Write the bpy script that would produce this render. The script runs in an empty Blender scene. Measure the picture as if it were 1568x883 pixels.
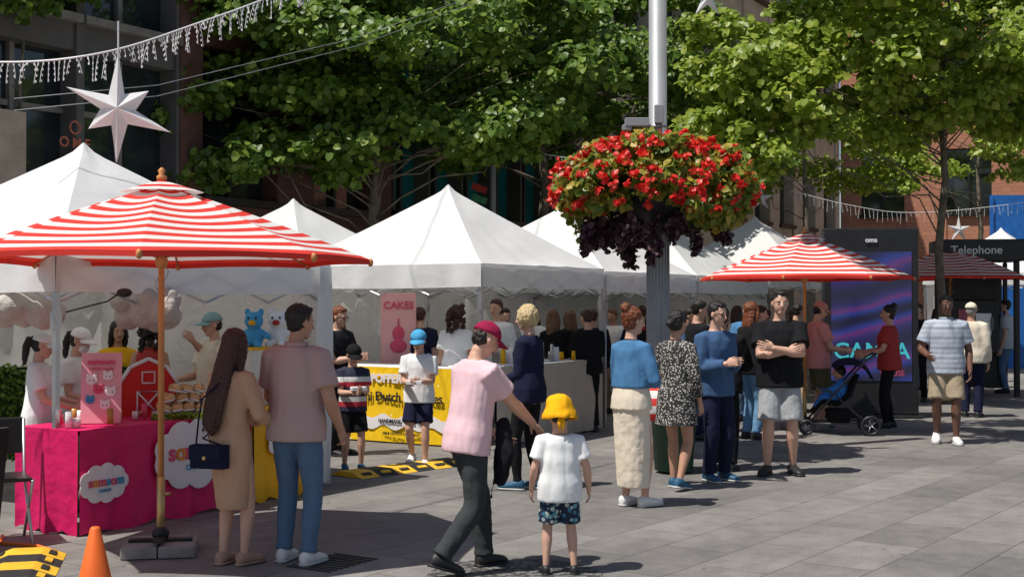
import bpy, math, random
import numpy as np
from mathutils import Vector, Matrix
R=random.Random(11)
S=bpy.context.scene
V=Vector
rad=math.radians
# ------------------------------------------------------------ materials
def nmat(name):
    m=bpy.data.materials.new(name); m.use_nodes=True
    nt=m.node_tree; return m,nt,nt.nodes['Principled BSDF']
def L(nt,a,b): nt.links.new(a,b)
def coords(nt,scale=(1,1,1),rot=(0,0,0)):
    tc=nt.nodes.new('ShaderNodeTexCoord'); mp=nt.nodes.new('ShaderNodeMapping')
    mp.inputs['Scale'].default_value=scale; mp.inputs['Rotation'].default_value=rot
    L(nt,tc.outputs['Object'],mp.inputs['Vector']); return mp.outputs['Vector']
def noise(nt,vec,scale,detail=4,rough=.55):
    n=nt.nodes.new('ShaderNodeTexNoise'); n.inputs['Scale'].default_value=scale
    n.inputs['Detail'].default_value=detail; n.inputs['Roughness'].default_value=rough
    L(nt,vec,n.inputs['Vector']); return n.outputs['Fac']
def ramp(nt,fac,stops):
    r=nt.nodes.new('ShaderNodeValToRGB'); e=r.color_ramp.elements
    while len(e)<len(stops): e.new(.5)
    for i,(p,c) in enumerate(stops):
        e[i].position=p; e[i].color=(*c[:3],1)
    L(nt,fac,r.inputs['Fac']); return r.outputs['Color']
def bump(nt,h,strength,dist,bs,prev=None):
    b=nt.nodes.new('ShaderNodeBump'); b.inputs['Strength'].default_value=strength; b.inputs['Distance'].default_value=dist
    L(nt,h,b.inputs['Height'])
    if prev: L(nt,prev,b.inputs['Normal'])
    L(nt,b.outputs['Normal'],bs.inputs['Normal']); return b.outputs['Normal']
def mul(c,k): return tuple(min(1,max(0,v*k)) for v in c)
def mat(name,col,rough=.8,var=.15,scale=6,b=0,bs=40,metal=0,stretch=(1,1,1),spec=.4,trans=0,fold=0,emit=0,fsc=9):
    m,nt,p=nmat(name); vec=coords(nt,stretch)
    c=ramp(nt,noise(nt,vec,scale),[(.3,mul(col,1-var)),(.7,mul(col,1+var))])
    L(nt,c,p.inputs['Base Color']); p.inputs['Roughness'].default_value=rough
    p.inputs['Metallic'].default_value=metal; p.inputs['Specular IOR Level'].default_value=spec
    n=None
    if fold: n=bump(nt,noise(nt,vec,fsc,2),fold,.03,p)
    if b: n=bump(nt,noise(nt,vec,bs,3),b,.01,p,n)
    if emit: L(nt,c,p.inputs['Emission Color']); p.inputs['Emission Strength'].default_value=emit
    if trans:
        t=nt.nodes.new('ShaderNodeBsdfTranslucent'); L(nt,c,t.inputs['Color'])
        mx=nt.nodes.new('ShaderNodeMixShader'); mx.inputs[0].default_value=trans
        L(nt,p.outputs[0],mx.inputs[1]); L(nt,t.outputs[0],mx.inputs[2])
        L(nt,mx.outputs[0],nt.nodes['Material Output'].inputs['Surface'])
    return m
def cloth(name,col,rough=.9,var=.05):
    m,nt,p=nmat(name); vec=coords(nt)
    c=ramp(nt,noise(nt,vec,4),[(.3,mul(col,1-var)),(.7,mul(col,1+var))]); L(nt,c,p.inputs['Base Color'])
    p.inputs['Roughness'].default_value=rough; p.inputs['Specular IOR Level'].default_value=.15
    v2=coords(nt,(1,1,.4),(.35,.3,0)); v3=coords(nt,(1.2,1.2,.35),(-.6,.7,.4))
    n=bump(nt,noise(nt,v2,9,1),.55,.04,p); n=bump(nt,noise(nt,v3,15,1),.38,.02,p,n); bump(nt,noise(nt,vec,260,2),.2,.002,p,n); return m
def spots(name,base,cols,scale,thr):
    m,nt,p=nmat(name); vec=coords(nt)
    v=nt.nodes.new('ShaderNodeTexVoronoi'); v.inputs['Scale'].default_value=scale; L(nt,vec,v.inputs['Vector'])
    f=nt.nodes.new('ShaderNodeMath'); f.operation='LESS_THAN'; f.inputs[1].default_value=thr; L(nt,v.outputs['Distance'],f.inputs[0])
    sep=nt.nodes.new('ShaderNodeSeparateColor'); L(nt,v.outputs['Color'],sep.inputs[0])
    c=ramp(nt,sep.outputs[0],[(i/max(1,len(cols)),cc) for i,cc in enumerate(cols)]); 
    mx=nt.nodes.new('ShaderNodeMix'); mx.data_type='RGBA'; mx.inputs[6].default_value=(*base,1)
    L(nt,f.outputs[0],mx.inputs[0]); L(nt,c,mx.inputs[7]); L(nt,mx.outputs[2],p.inputs['Base Color'])
    p.inputs['Roughness'].default_value=.85; bump(nt,noise(nt,coords(nt,(1,1,.5)),11,1.5),.45,.03,p); return m
def stripes(name,cols,period,axis=2):
    m,nt,p=nmat(name); vec=coords(nt); s=nt.nodes.new('ShaderNodeSeparateXYZ'); L(nt,vec,s.inputs[0])
    a=nt.nodes.new('ShaderNodeMath'); a.operation='DIVIDE'; a.inputs[1].default_value=period; L(nt,s.outputs[axis],a.inputs[0])
    f=nt.nodes.new('ShaderNodeMath'); f.operation='FRACT'; L(nt,a.outputs[0],f.inputs[0])
    r=nt.nodes.new('ShaderNodeValToRGB'); r.color_ramp.interpolation='CONSTANT'; e=r.color_ramp.elements
    while len(e)<len(cols): e.new(.5)
    for i,c in enumerate(cols): e[i].position=i/len(cols); e[i].color=(*c,1)
    L(nt,f.outputs[0],r.inputs[0]); L(nt,r.outputs[0],p.inputs['Base Color']); p.inputs['Roughness'].default_value=.85
    bump(nt,noise(nt,coords(nt,(1,1,.5)),11,1.5),.4,.03,p); return m
def leafmat(name,c1,c2,c3,trans=.4):
    m,nt,p=nmat(name); g=nt.nodes.new('ShaderNodeNewGeometry')
    c=ramp(nt,g.outputs['Random Per Island'],[(0,c1),(.6,c2),(1,c3)]); L(nt,c,p.inputs['Base Color'])
    p.inputs['Roughness'].default_value=.42; p.inputs['Specular IOR Level'].default_value=.45
    t=nt.nodes.new('ShaderNodeBsdfTranslucent'); L(nt,c,t.inputs['Color'])
    mx=nt.nodes.new('ShaderNodeMixShader'); mx.inputs[0].default_value=trans
    L(nt,p.outputs[0],mx.inputs[1]); L(nt,t.outputs[0],mx.inputs[2]); L(nt,mx.outputs[0],nt.nodes['Material Output'].inputs['Surface'])
    return m
# ------------------------------------------------------------ mesh helpers
def frame(w):
    w=w.normalized(); ref=V((0,0,1)) if abs(w.z)<.9 else V((0,1,0))
    u=ref.cross(w).normalized(); return u,w.cross(u)
TEX={}
def clouds(s):
    if s not in TEX:
        t=bpy.data.textures.new('folds','CLOUDS'); t.noise_scale=s; t.noise_depth=2; TEX[s]=t
    return TEX[s]
class MB:
    def __init__(s): s.v=[];s.f=[];s.m=[]
    def add(s,vs,fs,mi=0):
        o=len(s.v); s.v+=[tuple(v) for v in vs]; s.f+=[tuple(i+o for i in f) for f in fs]; s.m+=[mi]*len(fs)
    def loft(s,rings,n=14,mi=0,cap=True):
        vs=[];fs=[]
        for c,u,v,ru,rv in rings:
            for k in range(n):
                a=2*math.pi*k/n; vs.append(c+u*(ru*math.cos(a))+v*(rv*math.sin(a)))
        m=len(rings)
        for i in range(m-1):
            for k in range(n):
                k2=(k+1)%n; fs.append((i*n+k,i*n+k2,(i+1)*n+k2,(i+1)*n+k))
        if cap:
            a=len(vs); vs.append(rings[0][0]); vs.append(rings[-1][0])
            for k in range(n):
                k2=(k+1)%n; fs.append((a,k2,k)); fs.append((a+1,(m-1)*n+k,(m-1)*n+k2))
        s.add(vs,fs,mi)
    def limb(s,pts,rs,n=12,mi=0,rnd=False,flat=1):
        pts=[V(p) for p in pts]; rings=[]
        pu=None
        for i,p in enumerate(pts):
            a=pts[max(0,i-1)]; b=pts[min(len(pts)-1,i+1)]; w=(b-a)
            if w.length<1e-7: w=V((0,0,1))
            w.normalize()
            if pu is None: u,v=frame(w)
            else:
                u=(pu-w*pu.dot(w)).normalized(); v=w.cross(u)
            pu=u
            if rnd and i==0:
                rings.append((p-w*rs[0]*.9,u,v,rs[0]*.4,rs[0]*.4*flat)); rings.append((p-w*rs[0]*.55,u,v,rs[0]*.82,rs[0]*.82*flat))
            rings.append((p,u,v,rs[i],rs[i]*flat))
            if rnd and i==len(pts)-1:
                rings.append((p+w*rs[i]*.55,u,v,rs[i]*.82,rs[i]*.82*flat)); rings.append((p+w*rs[i]*.9,u,v,rs[i]*.4,rs[i]*.4*flat))
        s.loft(rings,n,mi)
    def ell(s,c,r,M=None,nu=14,nv=9,mi=0,zmin=-1):
        c=V(c); vs=[];fs=[]
        t0=math.pi-math.acos(zmin) if zmin>-1 else 0.0
        for j in range(nv+1):
            t=t0+(math.pi-t0)*j/nv
            z=-math.cos(t); q=max(math.sin(t),.001)
            for k in range(nu):
                a=2*math.pi*k/nu; p=V((r[0]*q*math.cos(a),r[1]*q*math.sin(a),r[2]*z))
                if M: p=M@p
                vs.append(c+p)
        for j in range(nv):
            for k in range(nu):
                k2=(k+1)%nu; fs.append((j*nu+k,j*nu+k2,(j+1)*nu+k2,(j+1)*nu+k))
        fs.append(tuple(range(nu-1,-1,-1))); fs.append(tuple(nv*nu+k for k in range(nu)))
        s.add(vs,fs,mi)
    def box(s,c,d,M=None,mi=0):
        c=V(c); vs=[]
        for z in(-.5,.5):
            for x,y in((-.5,-.5),(.5,-.5),(.5,.5),(-.5,.5)):
                p=V((x*d[0],y*d[1],z*d[2])); vs.append(c+(M@p if M else p))
        s.add(vs,[(3,2,1,0),(4,5,6,7),(0,1,5,4),(1,2,6,5),(2,3,7,6),(3,0,4,7)],mi)
    def bx(s,x0,x1,y0,y1,z0,z1,mi=0): s.box(((x0+x1)/2,(y0+y1)/2,(z0+z1)/2),(x1-x0,y1-y0,z1-z0),None,mi)
    def torus(s,c,Rr,r,axis='x',n=24,k=8,mi=0):
        vs=[];fs=[];c=V(c)
        for i in range(n):
            a=2*math.pi*i/n
            for j in range(k):
                b=2*math.pi*j/k; q=Rr+r*math.cos(b); h=r*math.sin(b)
                p={'x':V((h,q*math.cos(a),q*math.sin(a))),'y':V((q*math.cos(a),h,q*math.sin(a))),'z':V((q*math.cos(a),q*math.sin(a),h))}[axis]
                vs.append(c+p)
        for i in range(n):
            for j in range(k):
                fs.append((i*k+j,((i+1)%n)*k+j,((i+1)%n)*k+(j+1)%k,i*k+(j+1)%k))
        s.add(vs,fs,mi)
    def sheet(s,fn,nu,nv,mi=0):
        vs=[fn(i/nu,j/nv) for j in range(nv+1) for i in range(nu+1)]
        fs=[(j*(nu+1)+i,j*(nu+1)+i+1,(j+1)*(nu+1)+i+1,(j+1)*(nu+1)+i) for j in range(nv) for i in range(nu)]
        s.add(vs,fs,mi)
    def obj(s,name,mats,parent=None,smooth=True,voxel=0,sm=4,disp=0,ds=.12,bev=0,loc=None,rotz=None):
        me=bpy.data.meshes.new(name); me.from_pydata(s.v,[],s.f)
        for m in (mats if isinstance(mats,(list,tuple)) else [mats]): me.materials.append(m)
        me.polygons.foreach_set('material_index',s.m)
        me.polygons.foreach_set('use_smooth',[smooth]*len(s.f)); me.update()
        o=bpy.data.objects.new(name,me); S.collection.objects.link(o)
        if parent: o.parent=parent
        if loc: o.location=loc
        if rotz is not None: o.rotation_euler=(0,0,rotz)
        if voxel:
            r=o.modifiers.new('r','REMESH'); r.mode='VOXEL'; r.voxel_size=voxel; r.use_smooth_shade=True
            if sm:
                k=o.modifiers.new('s','SMOOTH'); k.factor=.5; k.iterations=sm
        if disp:
            d=o.modifiers.new('d','DISPLACE'); d.texture=clouds(ds); d.strength=disp; d.mid_level=.5; d.texture_coords='GLOBAL' if not parent else 'LOCAL'
        if bev:
            b=o.modifiers.new('b','BEVEL'); b.width=bev; b.segments=2; b.limit_method='ANGLE'
        return o
def root(name,loc=(0,0,0),rz=0):
    o=bpy.data.objects.new(name,None); S.collection.objects.link(o); o.location=loc; o.rotation_euler=(0,0,rz); o.empty_display_size=.1; return o
def text(s,size,loc,m,parent,rot=(math.pi/2,0,0),ext=.004,name='lettering',bold=0):
    c=bpy.data.curves.new(name,'FONT'); c.body=s; c.size=size; c.extrude=ext; c.align_x='CENTER'; c.align_y='CENTER'; c.offset=bold
    o=bpy.data.objects.new(name,c); S.collection.objects.link(o); o.parent=parent; o.location=loc; o.rotation_euler=rot; c.materials.append(m); return o
ROW=rad(58.2); D=V((math.cos(ROW),math.sin(ROW),0)); N=V((-math.sin(ROW),math.cos(ROW),0))
A0=V((-3.37,9.64,0))
def P(t,n,z=0): return A0+D*t+N*n+V((0,0,z))
# ------------------------------------------------------------ palettes
WHT=mat('white_paint',(.8,.8,.79),.5,.03); BLK=mat('black_plastic',(.018,.018,.02),.4,.2); METAL=mat('aluminium',(.55,.56,.58),.35,.08,metal=.9)
GREY=mat('galvanised_grey',(.34,.35,.36),.5,.1,3,metal=.3)
CANV=mat('canopy_fabric',(.84,.84,.83),.75,.02,3,fold=.35,trans=.28,spec=.2,fsc=4)
WALLC=mat('tent_wall_fabric',(.78,.77,.74),.8,.04,2,fold=.9,trans=.30,spec=.2)
RED=mat('umbrella_red',(.74,.045,.03),.75,.06,trans=.2); UW=mat('umbrella_white',(.84,.82,.78),.75,.02,trans=.25)
WOOD=mat('varnished_wood',(.58,.25,.08),.4,.2,5,stretch=(8,8,.6))
SK1=mat('skin_light',(.60,.35,.25),.48,.06,9,.05,120); SK2=mat('skin_tan',(.48,.26,.17),.48,.06,9,.05,120); SK3=mat('skin_brown',(.15,.07,.045),.45,.1,9)
def hairm(n,c): return mat(n,c,.42,.45,30,.8,40,stretch=(3,3,.35))
HB=hairm('hair_black',(.014,.011,.010)); HD=hairm('hair_dark_brown',(.055,.020,.013)); HR=hairm('hair_auburn',(.17,.05,.02)); HBL=hairm('hair_blonde',(.55,.42,.22)); HBR=hairm('hair_brown',(.14,.07,.035)); HG=hairm('hair_grey',(.3,.29,.28))
EYE=mat('eye_white',(.75,.72,.7),.3,.02); LIP=mat('lips',(.33,.11,.09),.5,.05)
C={k:cloth('cloth_'+k,c) for k,c in dict(rose=(.47,.33,.31),pink=(.76,.52,.56),tan=(.54,.33,.215),jean=(.10,.165,.26),jeanlt=(.15,.29,.46),dgrey=(.045,.05,.052),white=(.82,.82,.81),cream=(.74,.65,.52),
  navy=(.014,.016,.042),black=(.012,.012,.014),grey=(.36,.37,.38),lgrey=(.48,.5,.53),khaki=(.36,.29,.20),red=(.40,.05,.045),yellow=(.80,.44,.02),denim=(.07,.19,.36),blush=(.58,.26,.24),maroon=(.30,.015,.06),
  blue=(.04,.2,.6),olive=(.10,.10,.05),shirtblue=(.055,.11,.22),teal=(.22,.36,.38),lemon=(.90,.43,.01),sky=(.08,.36,.62)).items()}
DRESSP=spots('printed_dress',(.03,.03,.03),[(.62,.58,.52),(.72,.68,.62),(.5,.47,.42)],55,.36)
FLORAL=spots('floral_shorts',(.01,.02,.05),[(.1,.35,.4),(.6,.62,.55),(.05,.2,.3)],32,.45)
STR=stripes('rugby_stripes',[(.02,.02,.05),(.45,.02,.04),(.7,.7,.68),(.02,.02,.05)],.20)
STRG=stripes('polo_stripes',[(.36,.40,.47),(.44,.48,.55),(.28,.32,.39),(.44,.48,.55)],.12)
SHW=mat('shoe_white',(.72,.71,.69),.6,.06); SHB=mat('shoe_black',(.02,.02,.022),.5,.2); SHBL=mat('shoe_blue',(.02,.09,.17),.6,.2); SHT=mat('shoe_tan',(.42,.26,.17),.6,.1); SOLE=mat('rubber_sole',(.5,.5,.48),.7,.1)
# ------------------------------------------------------------ people
def ik(a,c,l1,l2,pole):
    d=c-a; q=d.length; mx=(l1+l2)*.998
    if q>mx: c=a+d*(mx/q); d=c-a; q=mx
    x=(l1*l1-l2*l2+q*q)/(2*q); y=math.sqrt(max(0,l1*l1-x*x)); w=d/q
    p=(pole-w*pole.dot(w)).normalized(); return a+w*x+p*y,c
TM=[(.465,.060,.050,0),(.50,.094,.068,-.004),(.55,.096,.070,-.004),(.61,.086,.060,0),(.68,.090,.062,.0),(.74,.099,.066,.002),(.79,.098,.060,-.002),(.82,.072,.048,-.006),(.842,.040,.038,-.008),(.875,.033,.034,-.004)]
TF=[(.465,.062,.052,0),(.50,.097,.070,-.006),(.55,.091,.068,-.006),(.61,.070,.054,0),(.67,.074,.058,.004),(.73,.084,.068,.010),(.79,.080,.054,0),(.82,.058,.042,-.004),(.842,.032,.034,-.006),(.875,.027,.029,-.002)]
def tint(T,z):
    for i in range(len(T)-1):
        if T[i][0]<=z<=T[i+1][0]:
            k=(z-T[i][0])/(T[i+1][0]-T[i][0]); return tuple(T[i][j]*(1-k)+T[i+1][j]*k for j in range(4))
    return T[0] if z<T[0][0] else T[-1]
def hand(mb,w,d,nrm,Lh,curl,side):
    d=d.normalized(); nrm=(nrm-d*nrm.dot(d)).normalized(); lat=d.cross(nrm).normalized()
    if side<0: lat=-lat
    u,v=(lat,nrm) if lat.cross(nrm).dot(d)>0 else (-lat,nrm)
    rings=[(w-d*Lh*.12,u,v,Lh*.13,Lh*.10),(w+d*Lh*.02,u,v,Lh*.15,Lh*.09),(w+d*Lh*.25,u,v,Lh*.215,Lh*.085),(w+d*Lh*.44,u,v,Lh*.22,Lh*.075),(w+d*Lh*.50,u,v,Lh*.19,Lh*.05)]
    mb.loft(rings,12)
    for i,(o,l) in enumerate([(.165,.42),(.055,.47),(-.055,.44),(-.16,.35)]):
        p=w+d*Lh*.42+lat*Lh*o; pts=[p]; dd=d+lat*o*.35; ang=0
        for s_,fr in enumerate((.2,.42,.32,.26)):
            if s_>0: ang+=curl*(1+.12*i)
            q=dd*math.cos(ang)+nrm*math.sin(ang); p=p+q.normalized()*Lh*l*fr; pts.append(p)
        mb.limb(pts,[Lh*.048,Lh*.048,Lh*.045,Lh*.042,Lh*.034],8,rnd=True)
    p=w+d*Lh*.10+lat*Lh*.10; q1=(d*.65+lat*.75+nrm*.25).normalized(); q2=(d*.9+lat*.25+nrm*(.3+curl*.5)).normalized()
    mb.limb([p,p+q1*Lh*.18,p+q1*Lh*.18+q2*Lh*.16,p+q1*Lh*.18+q2*Lh*.29],[Lh*.07,Lh*.062,Lh*.052,Lh*.04],8,rnd=True)
def person(name,x,y,yaw,h=1.7,sex='m',hs=1.0,lean=0,hy=0,hp=0,feet=((-.055,0),(.055,0)),lift=(0,0),hands=(None,None),pole=(None,None),palm=(None,None),curl=.3,
    top=('tee',None),bottom=('pants',None),shoes=None,hair=('short',None),hat=None,skin=None,lod=0,bulk=1.0,hem=.475,loose=.5,extra=None,toe=.12,glasses=False):
    r=root(name,(x,y,0),rad(yaw)); skin=skin or SK1; shoes=shoes or SHB
    hh=.132*hs*h; u=(h-hh)/.87
    T=TM if sex=='m' else TF; f=1.0 if sex=='m' else .86
    ank=[V((feet[i][0],feet[i][1],.042+lift[i])) for i in(0,1)]
    hz=.52
    for i in(0,1):
        sx=(-1,1)[i]*.048; dd=math.hypot(ank[i].x-sx,ank[i].y); hz=min(hz,ank[i].z+math.sqrt(max(.05,.479**2-dd*dd)))
    dz=hz-.52; pel=V((0,0,.53+dz)); RX=Matrix.Rotation(-lean,3,'X')
    TT=lambda p:(RX@(V(p)+V((0,0,dz))-pel)+pel)
    UX=V((1,0,0)); UY=RX@V((0,1,0))
    vox=(.010,.014,.02)[lod]
    ring=lambda z,w,d,yo:(TT((0,yo,z))*u,UX,UY,w*u,d*u)
    sxm=.096 if sex=='m' else .083; sxm*=bulk**.5
    arms=[]
    for i in(0,1):
        sg=(-1,1)[i]; sh=TT((sg*sxm,-.004,.798)); tgt=V(hands[i]) if hands[i] else sh+V((sg*.035,.03,-.312))
        pl=V(pole[i]) if pole[i] else V((sg*.5,-1,-.35)); el,wr=ik(sh,tgt,.172,.150,pl); arms.append((sh,el,wr))
    legs=[]
    for i in(0,1):
        sg=(-1,1)[i]; hp_=V((sg*.048,0,.515+dz)); kn,an=ik(hp_,ank[i],.243,.237,V((sg*.12,1,0))); legs.append((hp_,kn,an))
    lp=lambda a,b,k:a+(b-a)*k
    mb=MB(); mb.loft([ring(z,w-.006,d-.006,yo) for z,w,d,yo in T],16)
    for i,(a,b,c) in enumerate(arms):
        mb.limb([p*u for p in(lp(a,V((0,a.y,a.z)),.25),a,lp(a,b,.5),b,lp(b,c,.28),lp(b,c,.7),c+(c-b)*.05)],[k*f*u for k in(.032,.034,.031,.0255,.0275,.021,.0165)],12,rnd=True)
    for a,b,c in legs:
        mb.limb([p*u for p in(a,lp(a,b,.45),b,lp(b,c,.3),lp(b,c,.7),c)],[k*u*(1 if sex=='m' else .95) for k in(.048,.044,.031,.034,.024,.019)],12,rnd=True)
    mb.obj('body',skin,r,voxel=vox,sm=4)
    mb=MB()
    for i,(a,b,c) in enumerate(arms):
        sg=(-1,1)[i]; nn=V(palm[i]) if palm[i] else V((-sg,.25,0)); dd=(c-b)
        hand(mb,c*u,dd,nn,.108*u*(1 if sex=='m' else .93),curl,sg)
    mb.obj('hands',skin,r,voxel=(.0045,.006,.009)[lod],sm=1)
    nt_=TT((0,-.006,.872))*u; RH=Matrix.Rotation(hy,3,'Z')@Matrix.Rotation(-(hp+lean*.5),3,'X')
    hc=nt_+RH@V((0,.10,.46))*hh; q=lambda x_,y_,z_:hc+RH@(V((x_,y_,z_))*hh)
    sc=lambda *a:tuple(k*hh for k in a)
    mb=MB(); mb.ell(q(0,-.04,.12),sc(.335,.40,.375),RH); mb.ell(q(0,.08,-.1),sc(.275,.295,.37),RH); mb.ell(q(0,.19,-.37),sc(.15,.15,.12),RH)
    mb.limb([q(0,.35,.06),q(0,.42,-.04),q(0,.455,-.12),q(0,.36,-.15)],[hh*k for k in(.035,.045,.06,.05)],8)
    for sg in(-1,1): mb.ell(q(sg*.325,-.02,-.03),sc(.04,.085,.12),RH,8,6); mb.ell(q(sg*.13,.33,.085),sc(.11,.05,.03),RH,8,6)
    mb.limb([q(0,-.06,-.2),(q(0,-.06,-.35)+nt_)/2,nt_-V((0,0,.02*u)),TT((0,-.008,.84))*u],[hh*.22,hh*.22,hh*.23,hh*.26],12)
    mb.obj('head',skin,r,voxel=(.0055,.007,.011)[lod],sm=2)
    mb=MB()
    for sg in(-1,1):
        mb.ell(q(sg*.13,.335,.0),sc(.055,.03,.026),RH,8,6,0); mb.ell(q(sg*.13,.352,.0),sc(.026,.018,.025),RH,8,6,1)
        mb.limb([q(sg*.07,.372,.085),q(sg*.13,.372,.105),q(sg*.2,.34,.085)],[hh*.014]*3,6,2)
        if glasses: 
            for k in range(12): 
                a0=k*math.pi/6; a1=a0+math.pi/6; mb.limb([q(sg*.135+.095*math.cos(a0),.40,.075*math.sin(a0)),q(sg*.135+.095*math.cos(a1),.40,.075*math.sin(a1))],[hh*.012]*2,5,1)
            mb.limb([q(sg*.23,.39,.02),q(sg*.34,.0,.02)],[hh*.012]*2,5,1)
    mb.limb([q(-.095,.352,-.25),q(0,.378,-.245),q(.095,.352,-.25)],[hh*.014,hh*.03,hh*.014],8,3)
    if hat and len(hat)>2 and hat[2]=='mask': mb.ell(q(0,.22,-.24),sc(.24,.22,.22),RH,14,9,4)
    mb.obj('face',[EYE,HB,hair[1] or HB,LIP,C['white']],r)
    st,hm=hair
    mb=MB(); hd=.012
    if st=='short':
        if not hat: mb.ell(q(0,-.10,.19),sc(.365,.42,.385),RH); mb.ell(q(0,.12,.40),sc(.26,.2,.12),RH)
        mb.ell(q(0,-.18,.0),sc(.315,.275,.33),RH)
    elif st=='bald': pass
    else:
        if not hat: mb.ell(q(0,-.10,.19),sc(.375,.43,.40),RH)
        mb.ell(q(0,-.18,.0),sc(.34,.29,.38),RH)
        if st=='long':
            hd=.002
            rr=[(.15,.37,.34,-.16),(-.3,.42,.32,-.20),(-.8,.47,.28,-.28),(-1.4,.50,.24,-.33),(-2.0,.48,.20,-.36),(-2.5,.40,.14,-.34),(-2.8,.26,.09,-.33),(-2.95,.1,.04,-.32)]
            mb.loft([(q(0,yo,z),RH@UX,RH@V((0,1,0)),w*hh,d*hh) for z,w,d,yo in rr][::-1],22)
            for k in range(8):
                xx=-.36+.10*k; mb.limb([q(xx,-.40,-.9),q(xx*1.05,-.50,-1.6),q(xx*1.0,-.50,-2.4),q(xx*.85,-.45,-2.95-.15*math.sin(k*1.7))],[hh*k2 for k2 in(.04,.05,.045,.01)],7)
            for sg in(-1,1): mb.limb([q(sg*.3,.1,.25),q(sg*.38,.1,-.2),q(sg*.42,.06,-.8),q(sg*.40,0,-1.6)],[hh*k for k in(.1,.12,.13,.05)],8)
        if st=='pony': mb.limb([q(0,-.42,.22),q(0,-.62,.12),q(0,-.68,-.25),q(0,-.6,-.8),q(0,-.55,-1.0)],[hh*k for k in(.1,.15,.17,.12,.03)],10)
        if st=='bun': mb.ell(q(0,-.38,.52),sc(.22,.22,.18),RH); mb.ell(q(.1,-.45,.48),sc(.12,.12,.14),RH)
        if st=='lowbun': mb.ell(q(0,-.5,-.05),sc(.19,.19,.19),RH)
        if st=='bob':
            mb.ell(q(0,-.14,.05),sc(.46,.42,.50),RH)
            for sg in(-1,1): mb.limb([q(sg*.28,.12,.3),q(sg*.40,.12,0),q(sg*.38,.06,-.35)],[hh*k for k in(.12,.13,.06)],8)
        if st=='curly':
            hd=.05
            for k in range(46):
                a=R.uniform(0,6.28); z=R.uniform(-.95,.5); rr=.42*(1 if z<.2 else .8); yy=math.sin(a)
                if yy>.35: continue
                mb.ell(q(math.cos(a)*rr,-.16+yy*rr,z),sc(.15,.15,.17),RH,8,6)
        if st=='mid':
            rr=[(.1,.37,.30,-.14),(-.3,.42,.27,-.20),(-.7,.42,.22,-.26),(-1.1,.34,.15,-.28),(-1.25,.2,.08,-.28)]
            mb.loft([(q(0,yo,z),RH@UX,RH@V((0,1,0)),w*hh,d*hh) for z,w,d,yo in rr][::-1],18)
            for sg in(-1,1): mb.limb([q(sg*.3,.1,.25),q(sg*.38,.1,-.2),q(sg*.38,.02,-.8)],[hh*k for k in(.1,.12,.05)],8)
    if mb.v: mb.obj('hair',hm,r,voxel=(.006,.009,.013)[lod],sm=1,disp=hd+.008,ds=.025)
    if hat:
        kind,hm2=hat[0],hat[1]; mb=MB()
        if kind=='cap':
            mb.ell(q(0,-.05,.16),sc(.395,.455,.40),RH,20,8,0,zmin=0.0)
            def br(a,b):
                ang=(a-.5)*2.2; rr=.40+.40*b*math.cos(ang*.75); return q(math.sin(ang)*.39*(1+.12*b),.0+math.cos(ang)*rr*.98,.19-.10*b-.10*abs(math.sin(ang))**2)
            mb.sheet(br,12,4); mb.ell(q(0,-.05,.565),sc(.03,.03,.02),RH,8,4)
            o=mb.obj('cap',hm2,r); k=o.modifiers.new('s','SOLIDIFY'); k.thickness=.006
        else:
            rr=[(.58,.10,.12),(.56,.20,.23),(.50,.30,.34),(.40,.375,.42),(.25,.42,.47),(.12,.445,.495),(.08,.46,.51),(-.02,.50,.55),(-.16,.555,.61),(-.17,.54,.59),(-.04,.48,.53),(.10,.41,.45)]
            mb.loft([(q(0,-.05,z),RH@UX,RH@V((0,1,0)),w*hh,d*hh) for z,w,d in rr[::-1]],32)
            mb.obj('bucket_hat',hm2,r,disp=.028,ds=.05)
            if len(hat)>2 and hat[2]=='bow': 
                mb=MB()
                for sg in(-1,1): mb.limb([q(sg*.02,-.52,-.1),q(sg*.06,-.56,-.3),q(sg*.05,-.52,-.55)],[hh*.05,hh*.06,hh*.02],8,flat=.4)
                mb.obj('hat_ties',hm2,r)
    tk,tm=top; e=.012*bulk; mb=MB()
    base=.098 if sex=='m' else .088
    def trow(z):
        _,w,d,yo=tint(T,z); 
        k=loose if z<.74 else 0
        w2=w*bulk+e+max(0,base*bulk-w*bulk)*k; d2=d*bulk+e+max(0,.066*bulk-d)*k
        if z<.56 and tk!='dress': w2=max(w2,.119*bulk); d2=max(d2,.088*bulk)
        elif z<.62 and tk!='dress': w2=max(w2,.108*bulk); d2=max(d2,.080*bulk)
        return (z,w2,d2,yo)
    zs=[hem]+[z for z in(.50,.55,.61,.68,.74,.79,.82,.838) if z>hem+.01]
    rows=[trow(z) for z in zs]
    if tk=='dress':
        hz_,hw,hdp=bottom[1]; rows=[r_ for r_ in rows if r_[0]>=.5]
        zb=rows[0]; ks=[1,.75,.5,.25]
        rows=[(hz_+(zb[0]-hz_)*(1-k),zb[1]*(1-k)+hw*k,zb[2]*(1-k)+hdp*k,zb[3]*(1-k)+ (feet[0][1]+feet[1][1])*.35*k) for k in ks]+rows
    rg=[]
    for z,w,d,yo in rows:
        if z<.5 and tk=='dress': rg.append(((V((0,yo,z)))*u,UX,V((0,1,0)),w*u,d*u))
        else: rg.append(ring(z,w,d,yo))
    mb.loft(rg,20)
    sl={'tee':.68,'polo':.72,'dress':1.0,'long':2.0,'tank':.0,'elbow':1.1}.get(tk,.7)
    if tk=='dress': sl=bottom[2] if len(bottom)>2 else 1.9
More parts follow.
